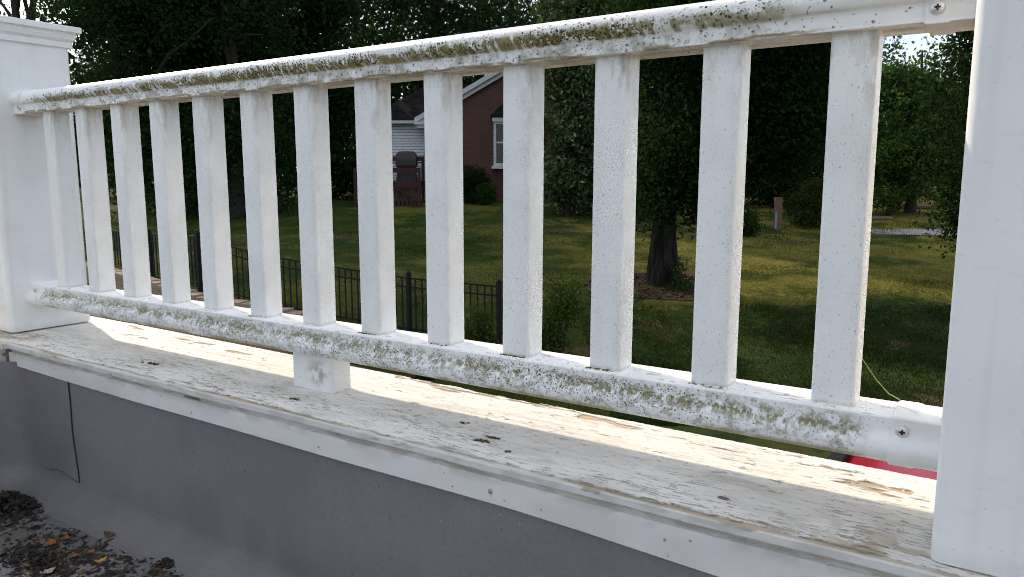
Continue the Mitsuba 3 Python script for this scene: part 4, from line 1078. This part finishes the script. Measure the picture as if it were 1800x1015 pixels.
shrub('weed', 'thin weed growing beside the big tree trunk', G(1196, 15.6), [((0, 0, 0.35), (0.14, 0.14, 0.4)), ((0.05, 0, 0.12), (0.3, 0.3, 0.14))], 70, 10, 0.06, (0.045, 0.075, 0.02), 66, 0.05, 0.2)
shrub('lawn_shrub', 'small leafy shrub at the foot of the dark trees left of the wooden post', G(1312, 22.5), [((0, 0, 0.35), (0.35, 0.4, 0.38))], 130, 14, 0.09, (0.045, 0.075, 0.02), 67, 0.1, 0.3)
shrub('dark_shrub', 'large dark bush with yellowish top right of the wooden post', G(1428, 24.0), [((0, 0, 0.7), (0.9, 0.85, 0.85)), (off(0, 0.3, 1.25), (0.5, 0.45, 0.35))], 520, 14, 0.075, (0.036, 0.050, 0.012), 68, 0.09, 0.25)
shrub('lawn_shrub', 'twiggy leafy bush beside the grey driveway', G(1556, 26.6), [((0, 0, 0.55), (0.55, 0.65, 0.40)), (off(0, 0.9, 0.85), (0.5, 0.8, 0.22))], 150, 13, 0.10, (0.055, 0.10, 0.02), 69, 0.12, 0.38, stems=16)

# ------------------------------------------------------------------ the brick house
HD = 31.0
HX, HY = R, -F                                                  # local: x to the right, y towards the viewer, z up
def H(x0, x1, y0, y1, z0, z1):
    return framed(box(x0, x1, y0, y1, z0, z1), P(HD, 0, 0), HX, HY)
def hx(u): return lat(u, HD)
def hz(v): return float(at(900, v, HD)[2])
def c_brick(p, n, uv):
    a = p.x * R[0] + p.y * R[1]; b = p.z
    row = dr.floor(b / 0.075)
    u = a / 0.215 + 0.5 * (row - 2 * dr.floor(row / 2))
    fu, fv = frac(u), frac(b / 0.075)
    mort = dr.maximum(smoothstep(0.07, 0.03, dr.minimum(fu, 1 - fu)), smoothstep(0.16, 0.07, dr.minimum(fv, 1 - fv)))
    c = mix((0.105, 0.038, 0.032), (0.066, 0.027, 0.024), cell_rand(dr.floor(u), row, 3))
    return mix(c, (0.11, 0.085, 0.075), 0.6 * mort)
mat('m_brick', {'type': 'principled', 'base_color': proc(c_brick), 'roughness': 0.9})
def c_shingle(p, n, uv):
    a = p.x * R[0] + p.y * R[1]
    row = dr.floor(p.z / 0.07)
    return mix((0.014, 0.0145, 0.016), (0.007, 0.007, 0.008), cell_rand(dr.floor(a / 0.3 + 0.37 * row), row, 1))
mat('m_shingle', {'type': 'principled', 'base_color': proc(c_shingle), 'roughness': 0.95, 'specular': 0.08})
plain('m_trim', (0.52, 0.53, 0.54), 0.6, specular=0.2)
plain('m_siding', (0.60, 0.63, 0.66), 0.55)
plain('m_lap_shadow', (0.06, 0.062, 0.065), 0.9)  # wall painted dark to give shadow lines between the siding boards
plain('m_gutter', (0.42, 0.44, 0.46), 0.4)
plain('m_pane', (0.008, 0.010, 0.012), 0.08, specular=0.35)
plain('m_deck_wood', (0.040, 0.010, 0.008), 0.75)
house = thing('brick_house', 'red brick house with white trimmed gable and white siding wing, behind the middle balusters', 'house')
zb = float(zg(HD, hx(800))) - 0.3
xl, xr = hx(752), hx(1215)
ze = hz(204); xa = (xl + xr) / 2; slope = 0.57; zr = ze + slope * (xa - xl)
gable = Polygon([(xl, zb), (xr, zb), (xr, ze), (xa, zr), (xl, ze)])
gm = trimesh.creation.extrude_polygon(gable, 9.0, engine='earcut')      # x, z, depth
gv = gm.vertices.copy(); gm.vertices = np.column_stack([gv[:, 0], -gv[:, 2], gv[:, 1]]); gm.fix_normals()
obj('wall', framed(gm, P(HD, 0, 0), HX, HY), 'm_brick', house)
def slab(pts, th):
    """a sloping slab from 4 local corners, th thick upwards"""
    p = np.array(pts, float); q = p + (0, 0, th)
    m = trimesh.convex.convex_hull(np.vstack([p, q]))
    return framed(m, P(HD, 0, 0), HX, HY)
for sgn, x0 in ((1, xl), (-1, xr)):
    e = x0 - sgn * 0.42
    z0 = ze - slope * 0.42
    obj('roof', slab([(e, 0.32, z0 + 0.02), (xa, 0.32, zr + 0.02), (xa, -9.3, zr + 0.02), (e, -9.3, z0 + 0.02)], 0.14), 'm_shingle', house)
    # rake board in two steps, moulded
    for yy, dz, hh, nm in ((0.34, -0.06, 0.20, 'rake_board'), (0.20, -0.24, 0.20, 'rake_board')):
        p = [(e, yy, z0 + dz), (xa, yy, zr + dz), (xa, yy - 0.12, zr + dz), (e, yy - 0.12, z0 + dz)]
        obj(nm, slab(p, hh), 'm_trim', house)
    obj('cornice_return', cat([H(*sorted((e, e + sgn * 0.55)), 0.02, 0.46, z0 - 0.12, z0 - 0.02), H(*sorted((e + sgn * 0.10, e + sgn * 0.55)), 0.02, 0.36, z0 - 0.26, z0 - 0.121)]), 'm_trim', house)
# window bay with a little hipped roof
bx0, bx1 = hx(869), hx(950)
zt, zs = hz(211), hz(292)
rb = trimesh.convex.convex_hull(np.array([(bx0 - 0.12, 0.0, zt + 0.06), (bx1 + 0.12, 0.0, zt + 0.06), (bx0 - 0.12, 0.62, zt + 0.06), (bx1 + 0.12, 0.62, zt + 0.06), (bx0 + 0.42, 0.002, zt + 0.72), (bx1 - 0.42, 0.002, zt + 0.72), (bx0 - 0.12, 0.62, zt + 0.1), (bx1 + 0.12, 0.62, zt + 0.1)]))
obj('bay_roof', framed(rb, P(HD, 0, 0), HX, HY), 'm_shingle', house)
obj('frieze', H(bx0 - 0.05, bx1 + 0.05, 0.0, 0.56, zt - 0.10, zt + 0.055), 'm_trim', house)
w = obj('window', cat([H(bx0, bx0 + 0.10, 0, 0.45, zs, zt - 0.102), H(bx1 - 0.10, bx1, 0, 0.45, zs, zt - 0.102), H(bx0 + 0.101, bx1 - 0.101, 0.3, 0.45, zs, zs + 0.10), H(bx0 + 0.101, bx1 - 0.101, 0.3, 0.45, zt - 0.2, zt - 0.102),
     H((bx0 + bx1) / 2 - 0.05, (bx0 + bx1) / 2 + 0.05, 0.3, 0.45, zs + 0.101, zt - 0.201), H(bx0 + 0.101, bx1 - 0.101, 0.33, 0.42, (zs + zt) / 2 - 0.03, (zs + zt) / 2 + 0.03)]), 'm_trim', house)
obj('pane', H(bx0 + 0.10, bx1 - 0.10, 0.30, 0.345, zs + 0.05, zt - 0.15), 'm_pane', w)
obj('sill', H(bx0 - 0.08, bx1 + 0.08, 0, 0.54, zs - 0.12, zs - 0.002), 'm_trim', w)
for u0, u1, v0, v1 in ((1040, 1080, 230, 290), (1196, 1212, 235, 300)):
    w = obj('window', cat([H(hx(u0), hx(u0) + 0.09, 0, 0.06, hz(v1), hz(v0)), H(hx(u1) - 0.09, hx(u1), 0, 0.06, hz(v1), hz(v0)), H(hx(u0) + 0.091, hx(u1) - 0.091, 0, 0.06, hz(v0) - 0.09, hz(v0)), H(hx(u0) + 0.091, hx(u1) - 0.091, 0, 0.06, hz(v1), hz(v1) + 0.09)]), 'm_trim', house)
    obj('pane', H(hx(u0) + 0.09, hx(u1) - 0.09, 0.0, 0.02, hz(v1) + 0.09, hz(v0) - 0.09), 'm_pane', w)
# the siding wing, set back a little
wx0, wx1 = hx(652), xl
wy = -0.55
zw = hz(214)
obj('wing_wall', H(wx0, wx1 - 0.002, -6, wy, zb, zw), 'm_lap_shadow', house)
nb = int((zw - zb) / 0.115)
for k in range(nb):
    z0 = zb + k * 0.115
    b = sweep(np.array([(0.0, 0.0), (0.045, 0.0), (0.012, 0.098), (0.0, 0.098)]), [lambda p, x=x: np.column_stack([np.full(4, x), wy + p[:, 0], z0 + p[:, 1]]) for x in (wx0, wx1 - 0.14)])
    obj('siding_board', framed(b, P(HD, 0, 0), HX, HY), 'm_siding', house)
obj('corner_board', H(wx1 - 0.13, wx1 - 0.003, wy, wy + 0.05, zb, zw), 'm_trim', house)
obj('wing_roof', framed(trimesh.convex.convex_hull(np.array([(wx0 - 0.2, wy + 0.4, zw + 0.06), (wx1 - 0.01, wy + 0.4, zw + 0.06), (wx0 - 0.2, -6.4, zw + 0.06), (wx1 - 0.01, -6.4, zw + 0.06), (wx0 + 2.1, -2.6, zw + 1.75), (wx1 - 0.01, -2.6, zw + 1.75)])), P(HD, 0, 0), HX, HY), 'm_shingle', house)
obj('gutter', H(wx0 - 0.25, wx1 - 0.02, wy + 0.30, wy + 0.45, zw - 0.06, zw + 0.055), 'm_gutter', house)
obj('chimney', H(xa + 0.6, xa + 1.5, -5, -4.2, zr - 1.2, zr + 1.1), 'm_brick', house + '__roof')

# wooden deck in front of the wing
deck = thing('wooden_deck', 'red brown wooden deck with railing in front of the white siding wing', 'deck')
dx0, dx1, dy0, dy1 = hx(640), xl - 0.05, wy + 0.06, wy + 2.2
zd = hz(318)
for k in range(14):
    y = dy0 + 0.15 * k
    if y + 0.14 < dy1:
        obj('board', H(dx0, dx1, y, y + 0.14, zd - 0.035, zd), 'm_deck_wood', deck)
obj('rim_board', H(dx0, dx1, dy1 - 0.06, dy1 - 0.02, zd - 0.27, zd - 0.037), 'm_deck_wood', deck)
px_ = [dx0 + 0.05, hx(694), dx1 - 0.05]
for x, yp, ztp in [(x, dy1 - 0.02, zd + 0.50) for x in px_] + [(px_[0], dy1 - 1.25, zd + 0.97), (px_[2], dy1 - 1.25, zd + 0.97)]:
    obj('post', H(x - 0.05, x + 0.05, yp, yp + 0.10, zb, ztp), 'm_deck_wood', deck)
obj('rail', H(dx0, dx1, dy1 - 1.30, dy1 - 1.25, zd + 0.80, zd + 0.97), 'm_deck_wood', deck)
obj('rail', H(dx0, dx1, dy1 - 0.07, dy1 - 0.021, zd + 0.32, zd + 0.50), 'm_deck_wood', deck)
ns = int((dx1 - dx0) / 0.16)
for k in range(ns):                                            # skirt of upright slats under the deck
    x = dx0 + 0.16 * k + 0.02
    obj('skirt_slat', H(x, x + 0.11, dy1 - 0.115, dy1 - 0.085, zb, zd - 0.04), 'm_deck_wood', deck)
obj('brace', framed(bar(np.array([px_[1] + 0.3, dy1 + 0.03, zd - 0.25]), np.array([px_[2] - 0.05, dy1 + 0.03, zb + 0.4]), 0.04, 0.09), P(HD, 0, 0), HX, HY), 'm_deck_wood', deck)
# covered grill on the deck
plain('m_cover', (0.018, 0.018, 0.020), 0.6)
grill = thing('barbecue_grill', 'black covered barbecue grill standing on the wooden deck', 'grill')
gx = hx(723); gy = dy1 - 0.75
def hull_of(rows):
    return framed(trimesh.convex.convex_hull(np.vstack([[(gx + a * sx, gy + b * sy, zd + z) for a in (-1, 1) for b in (-1, 1)] for sx, sy, z in rows])), P(HD, 0, 0), HX, HY)
obj('hood', hull_of([(0.40, 0.28, 0.72), (0.41, 0.29, 0.86), (0.38, 0.24, 1.03), (0.29, 0.15, 1.14), (0.12, 0.06, 1.155)]), 'm_cover', grill, smooth=30)
obj('firebox', hull_of([(0.40, 0.28, 0.715), (0.40, 0.28, 0.60), (0.30, 0.22, 0.46)]), 'm_cover', grill)
obj('cabinet', hull_of([(0.33, 0.22, 0.455), (0.40, 0.25, 0.02)]), 'm_cover', grill)
for s_ in (-1, 1):
    obj('side_shelf', framed(box(gx + s_ * 0.52 - 0.11, gx + s_ * 0.52 + 0.11, gy - 0.2, gy + 0.2, zd + 0.70, zd + 0.73), P(HD, 0, 0), HX, HY), 'm_cover', grill)

# wooden post with a white strip by the trees
plain('m_old_wood', (0.14, 0.085, 0.06), 0.9)
plain('m_faded_white', (0.25, 0.25, 0.26), 0.8)
wp = thing('wooden_post', 'short weathered wooden post with a white strip, before the dark trees', 'post')
b0 = G(1366, 23.5)
obj('timber', framed(box(-0.11, 0.11, -0.06, 0.06, -0.2, 1.02), b0, HX, HY), 'm_old_wood', wp)
obj('white_strip', framed(box(-0.112, -0.045, 0.061, 0.075, 0.06, 0.58), b0, HX, HY), 'm_faded_white', wp)
# log edging by the driveway
for k, (u, D, L) in enumerate(((1535, 25.6, 0.6), (1614, 28.6, 1.0))):
    p = G(u, D)
    m = tube(np.array([p + R * a + (0, 0, 0.06) for a in np.linspace(-L, L, 6)]), 0.07, 8)
    obj('log', m, 'm_old_wood', smooth=True, label=('short log lying by the twiggy bush', 'long log lying on the far grass beyond the driveway')[k], category='log')

# ------------------------------------------------------------------ red car below the parapet
mat('m_car_paint', {'type': 'principled', 'base_color': rgb(0.20, 0.004, 0.014), 'roughness': 0.25, 'clearcoat': 1.0, 'clearcoat_gloss': 0.95, 'specular': 0.5})
plain('m_car_glass', (0.02, 0.028, 0.03), 0.05, specular=0.6)
plain('m_tyre', (0.02, 0.02, 0.02), 0.85)
plain('m_rim', (0.45, 0.45, 0.46), 0.3, metallic=0.9)
plain('m_black_trim', (0.010, 0.010, 0.011), 0.75, specular=0.15)
plain('m_lamp', (0.75, 0.76, 0.78), 0.1)
plain('m_tail_lamp', (0.35, 0.01, 0.01), 0.15)
car = thing('parked_car', 'red car parked below the parapet, its roof showing under the bottom rail', 'car')
d_ = ray(1497, 803); roof_z = CAM[2] - 1.42
corner = CAM + d_ * ((roof_z - CAM[2]) / d_[2])
CO = np.array([corner[0] + 2.60, corner[1] + 0.06, roof_z - 1.47])      # front axle; x runs towards the tail
def C(m): return framed(m, CO, np.array([-1.0, 0, 0]), np.array([0, 1.0, 0]))
low = [(-0.62, 0.22), (-0.66, 0.55), (-0.55, 0.74), (-0.30, 0.84), (0.55, 0.97), (0.62, 0.98), (2.84, 1.0), (2.95, 0.96), (3.03, 0.62), (3.0, 0.24)]
body = Polygon(low).difference(shapely.Point(0, 0.30).buffer(0.37)).difference(shapely.Point(2.30, 0.30).buffer(0.37))
bm = trimesh.creation.extrude_polygon(body, 1.74, engine='earcut')
bv = bm.vertices.copy(); bm.vertices = np.column_stack([bv[:, 0], bv[:, 2] - 0.60, bv[:, 1]]); bm.fix_normals()
bm = bm.subdivide().subdivide()
vv = bm.vertices; cy = 0.27; taper = 1 - 0.10 * np.clip((vv[:, 2] - 0.6) / 0.4, 0, 1) - 0.10 * np.clip((-vv[:, 0] - 0.2) / 0.45, 0, 1) ** 2 - 0.06 * np.clip((vv[:, 0] - 2.9) / 0.45, 0, 1) ** 2
vv[:, 1] = cy + (vv[:, 1] - cy) * taper; bm.vertices = vv
obj('body', C(bm), 'm_car_paint', car, smooth=30)
def cabin(rows): return C(trimesh.convex.convex_hull(np.vstack([[(x0, cy - w0, z), (x0, cy + w0, z), (x1, cy - w1, z), (x1, cy + w1, z)] for x0, x1, w0, w1, z in rows])))
obj('window_band', cabin([(0.62, 2.72, 0.76, 0.74, 0.985), (1.36, 2.62, 0.60, 0.58, 1.40)]), 'm_car_glass', car, smooth=20)
obj('roof_panel', cabin([(1.40, 2.66, 0.62, 0.60, 1.385), (1.48, 2.60, 0.60, 0.58, 1.435), (1.62, 2.45, 0.50, 0.48, 1.468), (1.85, 2.2, 0.3, 0.3, 1.478)]), 'm_car_paint', car, smooth=60)
for x, z0, x1, z1 in ((0.70, 0.99, 1.40, 1.395), (1.95, 0.99, 1.95, 1.395), (2.70, 0.99, 2.62, 1.395)):
    for s_ in (-1, 1):
        w0, w1 = 0.765, 0.615
        obj('pillar', C(bar(np.array([x, cy + s_ * w0, z0]), np.array([x1 + 1e-4, cy + s_ * w1, z1]), 0.03, 0.05) if x != x1 else box(x - 0.03, x + 0.03, cy + s_ * 0.70 - 0.08, cy + s_ * 0.70 + 0.08, z0, z1 - 0.15)), 'm_black_trim', car)
for x in (0, 2.30):
    for s_ in (-1, 1):
        ty = trimesh.creation.torus(0.225, 0.09, major_sections=28, minor_sections=10); ty.apply_transform(trimesh.transformations.rotation_matrix(math.pi / 2, (1, 0, 0)))
        y = cy + s_ * 0.74
        w = obj('wheel', C(ty.apply_translation((x, y, 0.315))), 'm_tyre', car, smooth=True)
        ri = trimesh.creation.cylinder(0.19, 0.13, sections=24); ri.apply_transform(trimesh.transformations.rotation_matrix(math.pi / 2, (1, 0, 0)))
        obj('rim', C(ri.apply_translation((x, y, 0.315))), 'm_rim', w)
for s_ in (-1, 1):
    obj('headlight', C(trimesh.creation.icosphere(subdivisions=2, radius=0.11).apply_scale((1, 1.5, 0.7)).apply_translation((-0.52, cy + s_ * 0.55, 0.70))), 'm_lamp', car, smooth=True)
    obj('tail_light', C(box(2.92, 3.03, cy + s_ * 0.60 - 0.13, cy + s_ * 0.60 + 0.13, 0.72, 0.88)), 'm_tail_lamp', car)
    obj('door_mirror', C(trimesh.creation.icosphere(subdivisions=2, radius=0.09).apply_scale((0.7, 1.2, 0.8)).apply_translation((0.95, cy + s_ * 0.90, 1.03))), 'm_car_paint', car, smooth=True)
obj('spoiler', cabin([(2.635, 2.715, 0.60, 0.56, 1.425), (2.635, 2.705, 0.59, 0.55, 1.458)]), 'm_black_trim', car)
obj('front_bumper', C(box(-0.70, -0.56, cy - 0.68, cy + 0.68, 0.24, 0.46)), 'm_black_trim', car)
obj('rear_bumper', C(box(2.96, 3.09, cy - 0.74, cy + 0.74, 0.26, 0.52)), 'm_black_trim', car)
